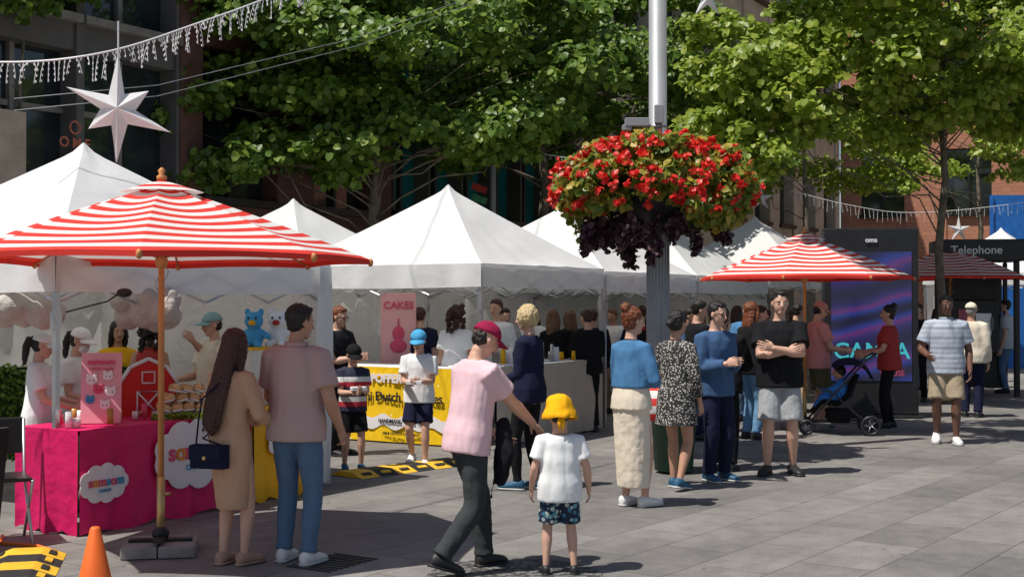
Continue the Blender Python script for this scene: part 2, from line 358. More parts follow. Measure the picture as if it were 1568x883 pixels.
    for a,b,c in arms:
        inn=lp(a,V((0,a.y,a.z)),.35)
        lo=.012 if sl<1.5 else .009
        pts=[inn,a,lp(a,b,.5)]; rs=[.036+lo,.037+lo,.034+lo*1.2]
        if sl<=0: pts=[inn,lp(inn,a,.7)]; rs=[.038,.036]
        elif sl<1: pts.append(lp(a,b,sl)); rs.append(.034+lo*1.4)
        else:
            pts.append(b); rs.append(.028+lo)
            if sl>1.05: 
                k=sl-1; 
                if k>.3: pts.append(lp(b,c,.3)); rs.append(.030+lo)
                pts.append(lp(b,c,min(k,.95))); rs.append(.022+lo)
        mb.limb([p*u for p in pts],[k*f*bulk**.5*u for k in rs],14)
    mb.obj('dress' if tk=='dress' else 'shirt',tm,r,voxel=vox,sm=4,disp=.007,ds=.10)
    if tk=='polo' or (extra and 'collar' in extra):
        mb=MB(); cz=TT((0,-.004,.845))*u; mb.loft([(cz-V((0,0,.012*u)),UX,UY,.052*u*f,.050*u*f),(cz+V((0,0,.012*u)),UX,UY,.046*u*f,.044*u*f)],16,cap=False)
        o=mb.obj('collar',tm,r); k=o.modifiers.new('s','SOLIDIFY'); k.thickness=.008
    if tk!='dress':
        bk,bm=bottom[0],bottom[1]; mb=MB()
        e2=.008*bulk
        if bk=='skirt':
            hz_,hw,hdp=bottom[2]; yb=(feet[0][1]+feet[1][1])*.4
            rows=[(.60,)+tint(T,.60)[1:],(.55,)+tint(T,.55)[1:],(.50,)+tint(T,.5)[1:]]
            rr=[(V((0,yb*k-.004,.5+dz+(hz_-.5-dz)*k))*u,UX,V((0,1,0)),((.106*(1-k)+hw*k))*u,(.08*(1-k)+hdp*k)*u) for k in(1,.66,.33)]
            rr+=[ring(z,w+e2,d+e2,yo) for z,w,d,yo in rows[::-1]]; mb.loft(rr,22)
        else:
            mb.loft([ring(z,w*bulk+e2,d*bulk+e2,yo) for z,w,d,yo in[tint(T,z) for z in(.468,.50,.55,.60)]],18)
            rs={'pants':(.054,.052,.043,.041,.037),'jeans':(.054,.050,.038,.037,.031),'leggings':(.052,.047,.035,.036,.023),'wide':(.058,.058,.056,.054,.052),'shorts':(.057,.059,.060,0,0),'jogger':(.056,.054,.046,.040,.028)}[bk]
            for a,b,c in legs:
                if bk=='shorts':
                    kk=bottom[2] if len(bottom)>2 else .85
                    mb.limb([p*u for p in(a,lp(a,b,.45),lp(a,b,kk))],[k*u*bulk**.5 for k in rs[:3]],14)
                else:
                    mb.limb([p*u for p in(a,lp(a,b,.45),lp(a,b,.9),lp(b,c,.1),lp(b,c,.4),lp(b,c,.85),lp(b,c,.97))],[k*u*bulk**.5 for k in (rs[0],rs[1],rs[2]*1.03,rs[2],rs[3],rs[4],rs[4]*1.12)],14)
        mb.obj(bk,bm,r,voxel=vox,sm=3,disp=.010 if bk!='leggings' else .004,ds=.06)
    mb=MB()
    for i in(0,1):
        sg=(-1,1)[i]; a=legs[i][2]; az=-sg*toe; pt=math.asin(min(.9,max(0,a.z-.042)/.11)); M=Matrix.Rotation(az,3,'Z')@Matrix.Rotation(-pt,3,'X')
        rr=[(-.038,.010,.016,-.020),(-.031,.022,.026,-.013),(0,.0255,.031,-.009),(.04,.0285,.021,-.017),(.08,.030,.017,-.021),(.103,.024,.013,-.024),(.115,.010,.007,-.028)]
        mb.loft([((a+M@V((0,yy,zz)))*u,M@V((-1,0,0)),M@V((0,0,1)),w*u,d*u) for yy,w,d,zz in rr],12,0)
        rr=[(-.041,.010),(-.033,.025),(0,.028),(.04,.031),(.08,.033),(.106,.026),(.119,.010)]
        mb.loft([((a+M@V((0,yy,-.0345)))*u,M@V((-1,0,0)),M@V((0,0,1)),w*u,.007*u) for yy,w in rr],12,1)
    mb.obj('shoes',[shoes,SOLE if shoes not in(SHB,SHT) else shoes],r)
    return r,u,TT
# ------------------------------------------------------------ foliage
def leaves(name,cl,counts,size,m,seed,parent=None,up=.6,flat=.75,shell=.45,hang=0,out=(0,0)):
    rg=np.random.default_rng(seed); P_=[];Nn=[]
    for (c,r),n in zip(cl,counts):
        d=rg.normal(size=(n,3)); d/=np.linalg.norm(d,axis=1)[:,None]
        rr=r*rg.random(n)**shell
        P_.append(np.array(c)+d*rr[:,None]*np.array((1,1,flat))); Nn.append(d*.45+rg.normal(size=(n,3))*.42+np.array((out[0],out[1],up)))
    P_=np.concatenate(P_); Nn=np.concatenate(Nn); Nn/=np.linalg.norm(Nn,axis=1)[:,None]; n=len(P_)
    t=rg.normal(size=(n,3))+np.array((0,0,-.3-hang)); t-=Nn*(t*Nn).sum(1)[:,None]; t/=np.linalg.norm(t,axis=1)[:,None]
    b=np.cross(Nn,t); s=size*(.6+.8*rg.random(n))[:,None]
    prof=[(0,0,0),(-.42,.12,.10),(-.40,.68,.06),(0,1,-.12),(.40,.68,.06),(.42,.12,.10)]
    vs=np.stack([P_+(b*a+t*q+Nn*z)*s for a,q,z in prof],1).reshape(-1,3)
    base=(np.arange(n)*6)[:,None]; idx=np.concatenate([base+np.array([0,1,2,3]),base+np.array([0,3,4,5])],1).reshape(-1)
    me=bpy.data.meshes.new(name); me.vertices.add(n*6); me.vertices.foreach_set('co',vs.astype(np.float32).ravel())
    me.loops.add(len(idx)); me.loops.foreach_set('vertex_index',idx.astype(np.int32)); me.polygons.add(n*2)
    me.polygons.foreach_set('loop_start',(np.arange(n*2)*4).astype(np.int32)); me.update(calc_edges=True); me.validate()
    me.materials.append(m); o=bpy.data.objects.new(name,me); S.collection.objects.link(o)
    if parent:o.parent=parent
    return o
BARK=mat('plane_tree_bark',(.15,.125,.09),.9,.5,5,.6,18)
LG=leafmat('leaves_mid_green',(.075,.15,.020),(.145,.25,.033),(.28,.38,.055),.45)  # deeper green foliage, tone varies at random per leaf
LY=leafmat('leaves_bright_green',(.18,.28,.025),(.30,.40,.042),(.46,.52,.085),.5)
def tree(name,x,y,hgt,cc,cr,ncl,clr,nleaf,lm,seed,trunk=.13,size=.115,zmin=3.3,extra=[],zmax=99,zl=2.7):
    rg=random.Random(seed); r=root(name,(x,y,0)); cls=[]
    while len(cls)<ncl:
        p=V((rg.uniform(-1,1),rg.uniform(-1,1),rg.uniform(-1,1)))
        if .25<p.length<1:
            c=V((cc[0]+p.x*cr[0],cc[1]+p.y*cr[1],cc[2]+p.z*cr[2]))
            if c.z<zmin or c.z>zmax: continue
            cls.append((c,rg.uniform(*clr)))
    cls+=[(V(c),q) for c,q in extra]
    mb=MB(); pts=[V((0,0,-.05)),V((.02,0,1.2)),V((-.05,.03,2.6)),V((.06,0,3.8)),V((.0,.1,hgt*.62)),V((.15,0,hgt*.8)),V((.1,.1,hgt*.95))]
    mb.limb(pts,[trunk*k for k in(1.35,1,.88,.75,.5,.3,.1)],10)
    for i,(c,q) in enumerate(cls):
        if i%5==4: continue
        z0=max(zl,min(hgt*.88,c.z-.42*math.hypot(c.x,c.y)-.1+rg.uniform(-.3,.3))); a=V((0,0,z0)); ln=(c-a).length; J=lambda k:V((rg.uniform(-k,k),rg.uniform(-k,k),rg.uniform(-k*.5,k)))*ln*.13
        mb.limb([a,a+(c-a)*.22+J(1),a+(c-a)*.48+J(1.2),a+(c-a)*.75+J(1),c,c+V((rg.uniform(-.3,.3),rg.uniform(-.3,.3),.25))],[trunk*.20,trunk*.14,trunk*.11,trunk*.08,trunk*.05,.004],6)
    mb.obj('trunk_and_limbs',BARK,r)
    sp=[]
    for c,q in cls:
        sp.append((c,q))
        for k in range(4):
            a=rg.uniform(0,6.28); sp.append((c+V((math.cos(a)*q*1.0,math.sin(a)*q*.9,rg.uniform(-.5,.45)*q)),q*.36))
    tot=sum(q**2 for _,q in sp); leaves('foliage',[(tuple(c),q) for c,q in sp],[max(8,int(nleaf*q*q/tot)) for c,q in sp],size,lm,seed,r,up=.62,flat=.55,out=(-.12,-.42))
    return r
# ------------------------------------------------------------ ground
def build_ground():
    m,nt,p=nmat('granite_paving'); vec=coords(nt,rot=(0,0,-ROW+rad(4)))
    bk=nt.nodes.new('ShaderNodeTexBrick'); bk.inputs['Scale'].default_value=1; bk.inputs['Brick Width'].default_value=.95; bk.inputs['Row Height'].default_value=.5
    bk.inputs['Mortar Size'].default_value=.005; bk.inputs['Mortar Smooth'].default_value=.4; bk.inputs['Bias'].default_value=0
    bk.inputs['Color1'].default_value=(.192,.184,.176,1); bk.inputs['Color2'].default_value=(.268,.256,.243,1); bk.inputs['Mortar'].default_value=(.085,.08,.076,1)
    L(nt,vec,bk.inputs['Vector'])
    def mx(a,fac,kind='MULTIPLY',f=1):
        q=nt.nodes.new('ShaderNodeMix'); q.data_type='RGBA'; q.blend_type=kind; q.inputs[0].default_value=f; L(nt,a,q.inputs[6]); L(nt,fac,q.inputs[7]); return q.outputs[2]
    c=mx(bk.outputs['Color'],ramp(nt,noise(nt,vec,.55,6,.65),[(.3,(.70,.70,.71)),(.7,(1.14,1.12,1.09))]))
    c=mx(c,ramp(nt,noise(nt,vec,90,3,.7),[(.3,(.68,.68,.68)),(.7,(1.25,1.25,1.25))]))
    c=mx(c,ramp(nt,noise(nt,vec,4,6,.72),[(.35,(.78,.78,.78)),(.6,(1.05,1.04,1.03))]))
    v=nt.nodes.new('ShaderNodeTexVoronoi'); v.inputs['Scale'].default_value=2.4; L(nt,vec,v.inputs['Vector'])
    c=mx(c,ramp(nt,v.outputs['Distance'],[(.035,(.5,.5,.5)),(.055,(1,1,1))]))
    v=nt.nodes.new('ShaderNodeTexVoronoi'); v.inputs['Scale'].default_value=1.3; L(nt,vec,v.inputs['Vector'])
    c=mx(c,ramp(nt,v.outputs['Distance'],[(.02,(1.9,1.85,1.8)),(.03,(1,1,1))]))
    L(nt,c,p.inputs['Base Color']); p.inputs['Roughness'].default_value=.72; p.inputs['Specular IOR Level'].default_value=.3
    n=bump(nt,bk.outputs['Fac'],-.5,.006,p); bump(nt,noise(nt,vec,120,3),.35,.004,p,n)
    mb=MB(); mb.add([(-160,-40,0),(160,-40,0),(160,260,0),(-160,260,0)],[(0,1,2,3)]); mb.obj('pavement_ground',m,smooth=False)
    cb=spots('cobble_setts',(.05,.05,.05),[(.14,.14,.13),(.19,.185,.17),(.16,.15,.14)],22,.48)
    mb=MB(); vs=[(0.55*math.cos(a*math.pi/24),0.55*math.sin(a*math.pi/24),.004) for a in range(48)]; mb.add(vs,[tuple(range(48))]); mb.obj('cobbled_access_cover',cb,loc=(.02,8.15,0),smooth=False)
    mb=MB()
    for i in range(9): mb.box((.06*i,0,.006),(.022,.36,.006))
    mb.obj('drain_grate',mat('cast_iron',(.03,.03,.03),.5,.2),loc=(-1.3,8.35,0),rotz=ROW,smooth=False)
build_ground()
# ------------------------------------------------------------ buildings
GL=mat('dark_window_glass',(.02,.026,.03),.05,.3,2,spec=.8); GLT=mat('teal_curtain_glass',(.015,.20,.22),.1,.3,1.2,spec=.6)
def stone(n,c,sc=2): 
    m,nt,p=nmat(n); vec=coords(nt)
    c1=ramp(nt,noise(nt,vec,sc,6,.65),[(.3,mul(c,.75)),(.7,mul(c,1.2))]); L(nt,c1,p.inputs['Base Color']); p.inputs['Roughness'].default_value=.8
    bump(nt,noise(nt,vec,25,4),.3,.02,p); return m
def brickm(n,c1,c2,rotx=rad(90),scale=1.6):
    m,nt,p=nmat(n); vec=coords(nt,rot=(rotx,0,0)); bk=nt.nodes.new('ShaderNodeTexBrick'); bk.inputs['Scale'].default_value=scale
    bk.inputs['Color1'].default_value=(*c1,1); bk.inputs['Color2'].default_value=(*c2,1); bk.inputs['Mortar'].default_value=(*mul(c1,.6),1); bk.inputs['Mortar Size'].default_value=.012
    L(nt,vec,bk.inputs['Vector']); L(nt,bk.outputs['Color'],p.inputs['Base Color']); p.inputs['Roughness'].default_value=.85; bump(nt,bk.outputs['Fac'],-.5,.02,p); return m
def building(name,ox,oy,rot,W,H,bay,fl,pier,span,wm,gm,depth=7,rec=.35,z0=0,corn=True,fm=None):
    r=root(name,(ox,oy,0),rot); fm=fm or BLK
    g=MB(); g.bx(.02,W-.02,rec,depth,0,H-.05); g.obj('glazing_and_core',gm,r,smooth=False)
    w=MB(); nb=max(1,round(W/bay)); bw=W/nb; nf=max(1,round(H/fl)); fh=H/nf
    for i in range(nb+1):
        x=i*bw; a=max(0,x-pier/2); b=min(W,x+pier/2); w.bx(a,b,0,rec+.1,0,H)
    for j in range(nf+1):
        z=j*fh; a=max(0,z-span*.35); b=min(H,z+span*.65)
        for i in range(nb): 
            x0=max(0,i*bw-pier/2)+ (pier if i>0 else pier/2); x1=(i+1)*bw-pier/2
            w.bx(x0,x1,.05,rec+.1,a,b)
    w.obj('wall',wm,r,smooth=False)
    s=MB()
    for j in range(nf):
        za=j*fh+span*.65; zb=(j+1)*fh-span*.35
        for i in range(nb):
            x0=i*bw+pier/2; x1=(i+1)*bw-pier/2; xm=(x0+x1)/2
            s.bx(xm-.04,xm+.04,rec-.09,rec-.003,za,zb); zm=za+(zb-za)*.62; s.bx(x0,xm-.042,rec-.07,rec-.003,zm-.04,zm+.04); s.bx(xm+.042,x1,rec-.07,rec-.003,zm-.04,zm+.04)
            s.bx(x0-.05,x1+.05,-.10,.045,za-.12,za)
    s.obj('window_frames_and_sills',fm,r,smooth=False)
    if corn:
        k=MB(); k.bx(-.2,W+.2,-.5,.6,H+.003,H+.4); k.bx(-.1,W+.1,-.3,.6,H+.403,H+.9); k.obj('cornice',wm,r,smooth=False)
    return r
DST=stone('charcoal_granite',(.10,.092,.084)); RG=stone('red_granite',(.12,.055,.042),6); BEI=stone('sandstone',(.52,.42,.31)); BRK=brickm('orange_brick',(.50,.22,.13),(.42,.18,.11)); LST=stone('pale_limestone',(.45,.36,.27))
F0=V((-9,14,0)); FP=lambda t,z=0,o=0:F0+D*t-N*o+V((0,0,z))
def fb(name,t0,t1,*a,**k):
    p=FP(t0); return building(name,p.x,p.y,ROW,t1-t0,*a,**k)
shop=fb('glass_fronted_office_building',-6,7.3,8.2,1.9,2.9,.14,.5,DST,GL,fm=mat('bronze_frame',(.20,.18,.155),.4,.2),corn=False)
SGN=mat('sign_letters_bronze',(.32,.09,.05),.4,.1,emit=.12)
text('O M E',.20,(11.1,-.25,3.92),SGN,shop,bold=.003,name='shop_sign_letters')
t_=MB(); t_.torus((0,0,0),.085,.014,'y'); t_.obj('round_sign_emblem',SGN,shop,loc=(11.1,-.25,4.14))
mb=MB(); mb.bx(9.6,10.5,.02,.3,2.2,4.3); mb.obj('pale_stone_return',LST,shop,smooth=False)  # band of pale limestone set into the dark granite front
p=FP(7.32); building('red_granite_office_building',p.x,p.y,ROW,5.4,9.0,2.6,3.0,.95,.6,RG,GL,corn=False)
p=FP(12.8); building('teal_glass_building',p.x,p.y,ROW,7.0,10,1.1,3.2,.08,.2,DST,GLT,corn=False)
p=FP(19.9); building('sandstone_office_building',p.x,p.y,ROW,20,14,2.3,3.5,.9,1.2,BEI,GL,corn=False)
building('orange_brick_building',12.6,50,rad(-20),34,24,3.0,3.7,1.5,1.6,BRK,GL)
mb=MB(); mb.bx(0,5,0,.15,0,4.5); 
for i in range(6): mb.bx(i-.03,i+.03,-.05,-.003,0,4.5)
mb.obj('blue_hoarding_wall',mat('blue_hoarding',(.02,.14,.46),.5,.2),loc=(12.5,34,0),smooth=False)
# ------------------------------------------------------------ trees
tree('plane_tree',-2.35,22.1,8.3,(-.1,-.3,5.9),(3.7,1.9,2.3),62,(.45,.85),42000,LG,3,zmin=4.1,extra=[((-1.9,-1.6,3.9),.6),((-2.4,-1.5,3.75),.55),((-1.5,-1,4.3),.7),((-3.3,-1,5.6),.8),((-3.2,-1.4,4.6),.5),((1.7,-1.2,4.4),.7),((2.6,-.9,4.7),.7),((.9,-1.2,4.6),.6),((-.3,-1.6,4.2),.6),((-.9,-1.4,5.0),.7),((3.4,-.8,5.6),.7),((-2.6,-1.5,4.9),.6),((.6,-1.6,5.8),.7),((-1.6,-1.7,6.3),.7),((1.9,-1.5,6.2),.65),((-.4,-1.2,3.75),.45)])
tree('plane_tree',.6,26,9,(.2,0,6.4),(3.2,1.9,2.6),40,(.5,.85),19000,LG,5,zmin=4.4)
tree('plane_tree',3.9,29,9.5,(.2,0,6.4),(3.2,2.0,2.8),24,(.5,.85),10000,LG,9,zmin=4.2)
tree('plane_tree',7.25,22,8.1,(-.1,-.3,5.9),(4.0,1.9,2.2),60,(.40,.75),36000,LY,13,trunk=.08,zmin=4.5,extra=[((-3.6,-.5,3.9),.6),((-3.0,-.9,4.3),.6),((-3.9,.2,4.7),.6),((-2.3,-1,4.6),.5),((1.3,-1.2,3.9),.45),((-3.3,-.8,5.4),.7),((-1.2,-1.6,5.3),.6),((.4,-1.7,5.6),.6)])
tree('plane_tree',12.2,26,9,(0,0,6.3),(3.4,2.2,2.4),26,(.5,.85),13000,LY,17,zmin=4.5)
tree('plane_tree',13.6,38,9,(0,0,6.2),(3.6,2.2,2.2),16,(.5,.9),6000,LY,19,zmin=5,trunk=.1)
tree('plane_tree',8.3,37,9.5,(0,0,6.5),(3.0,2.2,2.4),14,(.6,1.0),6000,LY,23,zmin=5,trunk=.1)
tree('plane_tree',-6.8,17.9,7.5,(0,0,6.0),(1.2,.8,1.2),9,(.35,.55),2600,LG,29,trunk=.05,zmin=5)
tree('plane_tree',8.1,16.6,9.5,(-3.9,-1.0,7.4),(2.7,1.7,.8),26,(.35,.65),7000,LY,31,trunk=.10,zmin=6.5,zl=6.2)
# ------------------------------------------------------------ tents
def tent(name,o,size=3.0,apex=3.15,eave=2.12,val=.27,walls=(),seed=0,curt=None):
    r=root(name,(o.x,o.y,0),ROW); s=size; mb=MB(); rg=random.Random(seed); ph=rg.uniform(0,6)
    c4=[(-1,-1),(1,-1),(1,1),(-1,1)]
    for k in range(4):
        a0,a1=V((*c4[k],0)),V((*c4[(k+1)%4],0))
        def roof(a,b,a0=a0,a1=a1,k=k):
            q=.004+.996*b; d=(a0*(1-a)+a1*a)*q; sag=.085*math.sin(a*math.pi)*math.sin(q*math.pi)*q
            wr=.010*math.sin(a*31+ph+k)*math.sin(a*math.pi)*q*q+.008*math.sin(q*17+a*5+k)*math.sin(a*math.pi)
            ed=1-.012*math.sin(a*math.pi)*q
            return V((s/2+d.x*s/2*ed,s/2+d.y*s/2*ed,eave+(apex-eave)*((1-q)**1.06)+.05*max(0,1-q/.05)-sag+wr))
        mb.sheet(roof,24,26)
        def vl(a,b,k=k):
            w=.016*math.sin(a*23+ph+k)*b+.010*math.sin(a*51+k)*b
            c=[(a*s,-.012+w+.012*s/2*math.sin(a*math.pi)),(s+.012+w-.012*s/2*math.sin(a*math.pi),a*s),(s-a*s,s+.012+w-.012*s/2*math.sin(a*math.pi)),(-.012+w+.012*s/2*math.sin(a*math.pi),s-a*s)][k]
            return V((c[0],c[1],eave+.004-val*b-.016*math.sin(a*math.pi)*b))
        mb.sheet(vl,48,4)
    mb.obj('canopy_roof_and_valance',CANV,r)
    mb=MB()
    for x,y in((0.03,.03),(s-.03,.03),(s-.03,s-.03),(.03,s-.03)):
        mb.bx(x-.02,x+.02,y-.02,y+.02,0,eave-.01); mb.bx(x-.05,x+.05,y-.05,y+.05,0,.012); mb.bx(x-.03,x+.03,y-.03,y+.03,eave-.55,eave-.42)
    def bar(a,b): mb.limb([a,b],[.012,.012],6)
    for k in range(4):
        for i in range(4):
            x0=.03+(s-.06)*i/4; x1=.03+(s-.06)*(i+1)/4; z0,z1=(eave-.10,eave-.36) if i%2==0 else(eave-.36,eave-.10)
            for za,zb in((z0,z1),(z1,z0)):
                q={0:((x0,.04),(x1,.04)),1:((s-.04,x0),(s-.04,x1)),2:((x0,s-.04),(x1,s-.04)),3:((.04,x0),(.04,x1))}[k]
                bar(V((*q[0],za)),V((*q[1],zb)))
    mb.obj('frame',METAL,r,smooth=False)
    for wn in walls:
        mb=MB()
        def wl(a,b,wn=wn):
            w=.03*math.sin(a*17+b*2+ph)+.02*math.sin(a*41-b*3)+.012*math.sin(a*9+b*13)
            c={'back':(a*s,s-.07+w),'near':(.07+w,a*s),'far':(s-.07+w,a*s)}[wn]
            return V((c[0],c[1],eave-.05-(eave-.09)*b))
        mb.sheet(wl,60,16); mb.obj('side_wall_'+wn,WALLC,r)
    return r
tA=tent('market_gazebo',P(0,0),3.13,3.10,2.06,.28,('back','far'),1)
mb=MB(); mb.sheet(lambda a,b:V((3.10+.035*math.sin(b*7+a*5)*a,-.03-.02*math.sin(a*9)+a*.30-.0,2.03-2.0*b)),10,30)
mb.sheet(lambda a,b:V((3.12-.22*a,-.035-.02*math.sin(a*8+b*4),2.03-2.0*b)),8,30); mb.obj('rolled_corner_curtain',CANV,tA)
tC=tent('market_gazebo',V((-.35,15,0)),3.0,3.2,2.15,.27,('back',),2)
tent('market_gazebo',V((1.26,17.6,0)),3.0,3.15,2.12,.27,('back',),3)
tent('market_gazebo',V((2.87,20.2,0)),3.0,3.15,2.12,.27,('back','far'),4)
tent('market_gazebo',V((4.77-.79+1.275,25.6-1.275-.79,0)),3.0,3.35,2.25,.27,('back',),5)
tent('market_gazebo',V((-3.2-.79+1.275,19.1-1.275-.79,0)),3.0,3.18,2.15,.27,('back','near'),6)
tent('market_gazebo',V((12.5,30,0)),3.0,3.5,2.4,.27,('back',),7)
# ------------------------------------------------------------ umbrellas
def umbrella(name,x,y,apex,rim,rr,rot,base=True,seed=0):
    r=root(name,(x,y,0),rot); mb=MB(); n=8; bands=21; sub=8
    def pt(i,f,q):
        a0=2*math.pi*i/n; a1=2*math.pi*(i+1)/n; p0=V((math.cos(a0),math.sin(a0),0)); p1=V((math.cos(a1),math.sin(a1),0))
        d=p0*(1-f)+p1*f; z=apex-(apex-rim)*(q**1.12)-.05*math.sin(f*math.pi)*q*(1-q)*2.5; p=d*rr*q; 
        sc=1-.025*math.sin(f*math.pi)*q; return V((p.x*sc,p.y*sc,z+.012*math.sin(f*math.pi)*q))
    for i in range(n):
        for b in range(bands):
            q0=max(.02,b/bands); q1=(b+1)/bands
            for k in range(sub):
                f0=k/sub; f1=(k+1)/sub
                mb.add([pt(i,f0,q0),pt(i,f0,q1),pt(i,f1,q1),pt(i,f1,q0)],[(0,1,2,3)],b%2)
        for k in range(sub):
            f0=k/sub; f1=(k+1)/sub; a=pt(i,f0,1); b_=pt(i,f1,1); mb.add([a,a-V((0,0,.035)),b_-V((0,0,.035)),b_],[(0,1,2,3)],0)
    for i in range(n):
        for b in range(4):
            q0=b/4*.2+.002; q1=(b+1)/4*.2
            A=[pt(i,0,q0),pt(i,0,q1),pt(i,1,q1),pt(i,1,q0)]; mb.add([p+V((0,0,.035)) for p in A],[(0,1,2,3)],b%2)
    mb.obj('striped_canopy',[RED,UW],r,smooth=False)
    mb=MB()
    mb.limb([(0,0,.1),(0,0,apex+.02)],[.021,.021],12); mb.limb([(0,0,apex+.03),(0,0,apex+.06),(0,0,apex+.075),(0,0,apex+.10),(0,0,apex+.12)],[.03,.036,.016,.026,.008],12)
    mb.ell((0,0,rim-.02),(.045,.045,.05))
    for i in range(n):
        a=2*math.pi*i/n; c=V((math.cos(a),math.sin(a),0)); mb.limb([V((0,0,apex-.06)),c*rr*.5+V((0,0,apex-(apex-rim)*.46-.03)),c*rr*.985+V((0,0,rim-.012))],[.009]*3,6)
        mb.limb([V((0,0,rim+.0)),c*rr*.5+V((0,0,apex-(apex-rim)*.46-.04))],[.008,.008],6)
        mb.ell(c*rr*1.0+V((0,0,rim-.02)),(.02,.02,.03),None,8,6)
    mb.obj('pole_and_ribs',WOOD,r)
    mb=MB(); mb.limb([(0,0,.05),(0,0,.52)],[.027,.027],12); mb.box((.04,0,.4),(.05,.02,.02)); mb.obj('brass_sleeve',mat('brass_tube',(.62,.42,.18),.35,.15,metal=.6),r)
    mb=MB()
    for i in(-1,1):
        for j in(-1,1): mb.box((i*.122,j*.122,.042),(.236,.236,.075))
    mb.obj('paver_weights',mat('concrete',(.27,.25,.23),.9,.2,8,.4,60),r,bev=.008,smooth=False)
    mb=MB(); mb.box((0,0,.09),(.42,.07,.02)); mb.box((0,0,.113),(.07,.42,.02)); mb.ell((0,0,.135),(.06,.06,.05)); mb.obj('steel_cross_base',BLK,r,smooth=False)
    mb=MB()
    pts=[V((.02*math.sin(k*1.3)+.03,-.03,rim-.05-.035*k)) for k in range(8)]; mb.limb(pts,[.003]*8,6); mb.limb([p+V((-.05,.02,0)) for p in pts[:6]],[.003]*6,6); mb.obj('pull_cord',C['khaki'],r)
    return r
umbrella('striped_market_umbrella',-2.39,8.9,2.50,2.0,1.42,rad(10))
umbrella('striped_market_umbrella',3.92,17.5,2.60,2.03,1.42,rad(22))
umbrella('striped_market_umbrella',8.05,24.0,2.72,2.15,1.40,rad(5))
# ------------------------------------------------------------ lamp column with flower basket
PX,PY=1.60,14.3
lc=root('street_lamp_column',(PX,PY,0))
mb=MB()
mb.loft([(V((0,0,z)),V((1,0,0)),V((0,1,0)),q,q) for z,q in((0,.19),(.18,.19),(.2,.15),(.28,.125),(2.6,.118),(2.62,.135),(2.7,.135),(2.72,.10),(8,.095))],32)
mb.obj('shaft',GREY,lc)
mb=MB()
for i in range(20):
    a=i/20*6.283; mb.limb([(math.cos(a)*.121,math.sin(a)*.121,.3),(math.cos(a)*.117,math.sin(a)*.117,2.58)],[.010,.009],6)
mb.obj('fluting',GREY,lc)
mb=MB(); mb.limb([(0,0,3.62),(-.2,-.1,3.64)],[.02,.02],8); mb.box((-.24,-.1,3.66),(.26,.12,.09)); mb.box((-.35,-.1,3.60),(.1,.1,.06)); mb.torus((0,0,3.62),.105,.015,'z'); mb.box((0,-.11,3.75),(.1,.04,.2)); mb.obj('security_camera',GREY,lc,bev=.01,smooth=False)
fb_=root('hanging_flower_basket',(PX-.05,PY,0))
mb=MB(); mb.loft([(V((0,0,z)),V((1,0,0)),V((0,1,0)),q,q) for z,q in((2.45,.2),(2.55,.38),(2.75,.52),(2.9,.56))],28,cap=True); mb.torus((0,0,2.9),.56,.02,'z'); mb.obj('basket',BLK,fb_)
rg=random.Random(4); cl=[];cd=[];cr_=[]
for k in range(170):
    a=rg.uniform(0,6.283); el=rg.uniform(-.95,1.5); q=.96*math.cos(el*.9)+rg.uniform(-.14,.12); z=2.93+(.44 if el>0 else .40)*math.sin(el)+rg.uniform(-.08,.08); cl.append(((q*math.cos(a),q*math.sin(a),z),rg.uniform(.10,.21)))
for k in range(430):
    a=rg.uniform(0,6.283); el=rg.uniform(-.75,1.45); q=1.08*math.cos(el*.9)+rg.uniform(-.06,.09); z=2.95+(.53 if el>0 else .42)*math.sin(el)+rg.uniform(-.06,.06); cr_.append(((q*math.cos(a),q*math.sin(a),z),rg.uniform(.02,.055)))
for k in range(52):
    a=rg.uniform(0,6.283); q=.62+rg.uniform(-.25,.18); zz=rg.uniform(2.46,2.62); ln=rg.choice((.0,.08,.18,.34))*rg.uniform(.5,1)
    for j in range(4): cd.append(((q*math.cos(a),q*math.sin(a),zz-ln*j/3),rg.uniform(.045,.085)))
leaves('green_foliage',cl,[105]*len(cl),.072,leafmat('begonia_leaves',(.10,.19,.025),(.26,.29,.035),(.56,.40,.06)),5,fb_,flat=.8,up=.3,hang=.4,out=(-.1,-.3))
leaves('red_flowers',cr_,[11]*len(cr_),.048,leafmat('red_petals',(.66,.015,.012),(.82,.03,.025),(.88,.12,.07),.3),6,fb_,flat=.8,up=.3,out=(-.1,-.2))
leaves('purple_foliage',cd,[24]*len(cd),.062,leafmat('purple_leaves',(.03,.014,.024),(.07,.03,.045),(.15,.075,.07),.15),7,fb_,flat=1.5,up=0,hang=1.2)
r=root('banner_pole',(-.35,24,0)); mb=MB(); mb.limb([(0,0,0),(0,0,5.6)],[.06,.05],12); mb.obj('shaft',GREY,r)
mb=MB()
for k in range(5): mb.box((-.25,0,3.0+.2*k),(.28,.05,.12),Matrix.Rotation(.35,3,'Y'),k%2)
mb.obj('candy_ornament',[C['red'],mat('ornament_green',(.02,.2,.08),.5)],r,smooth=False)
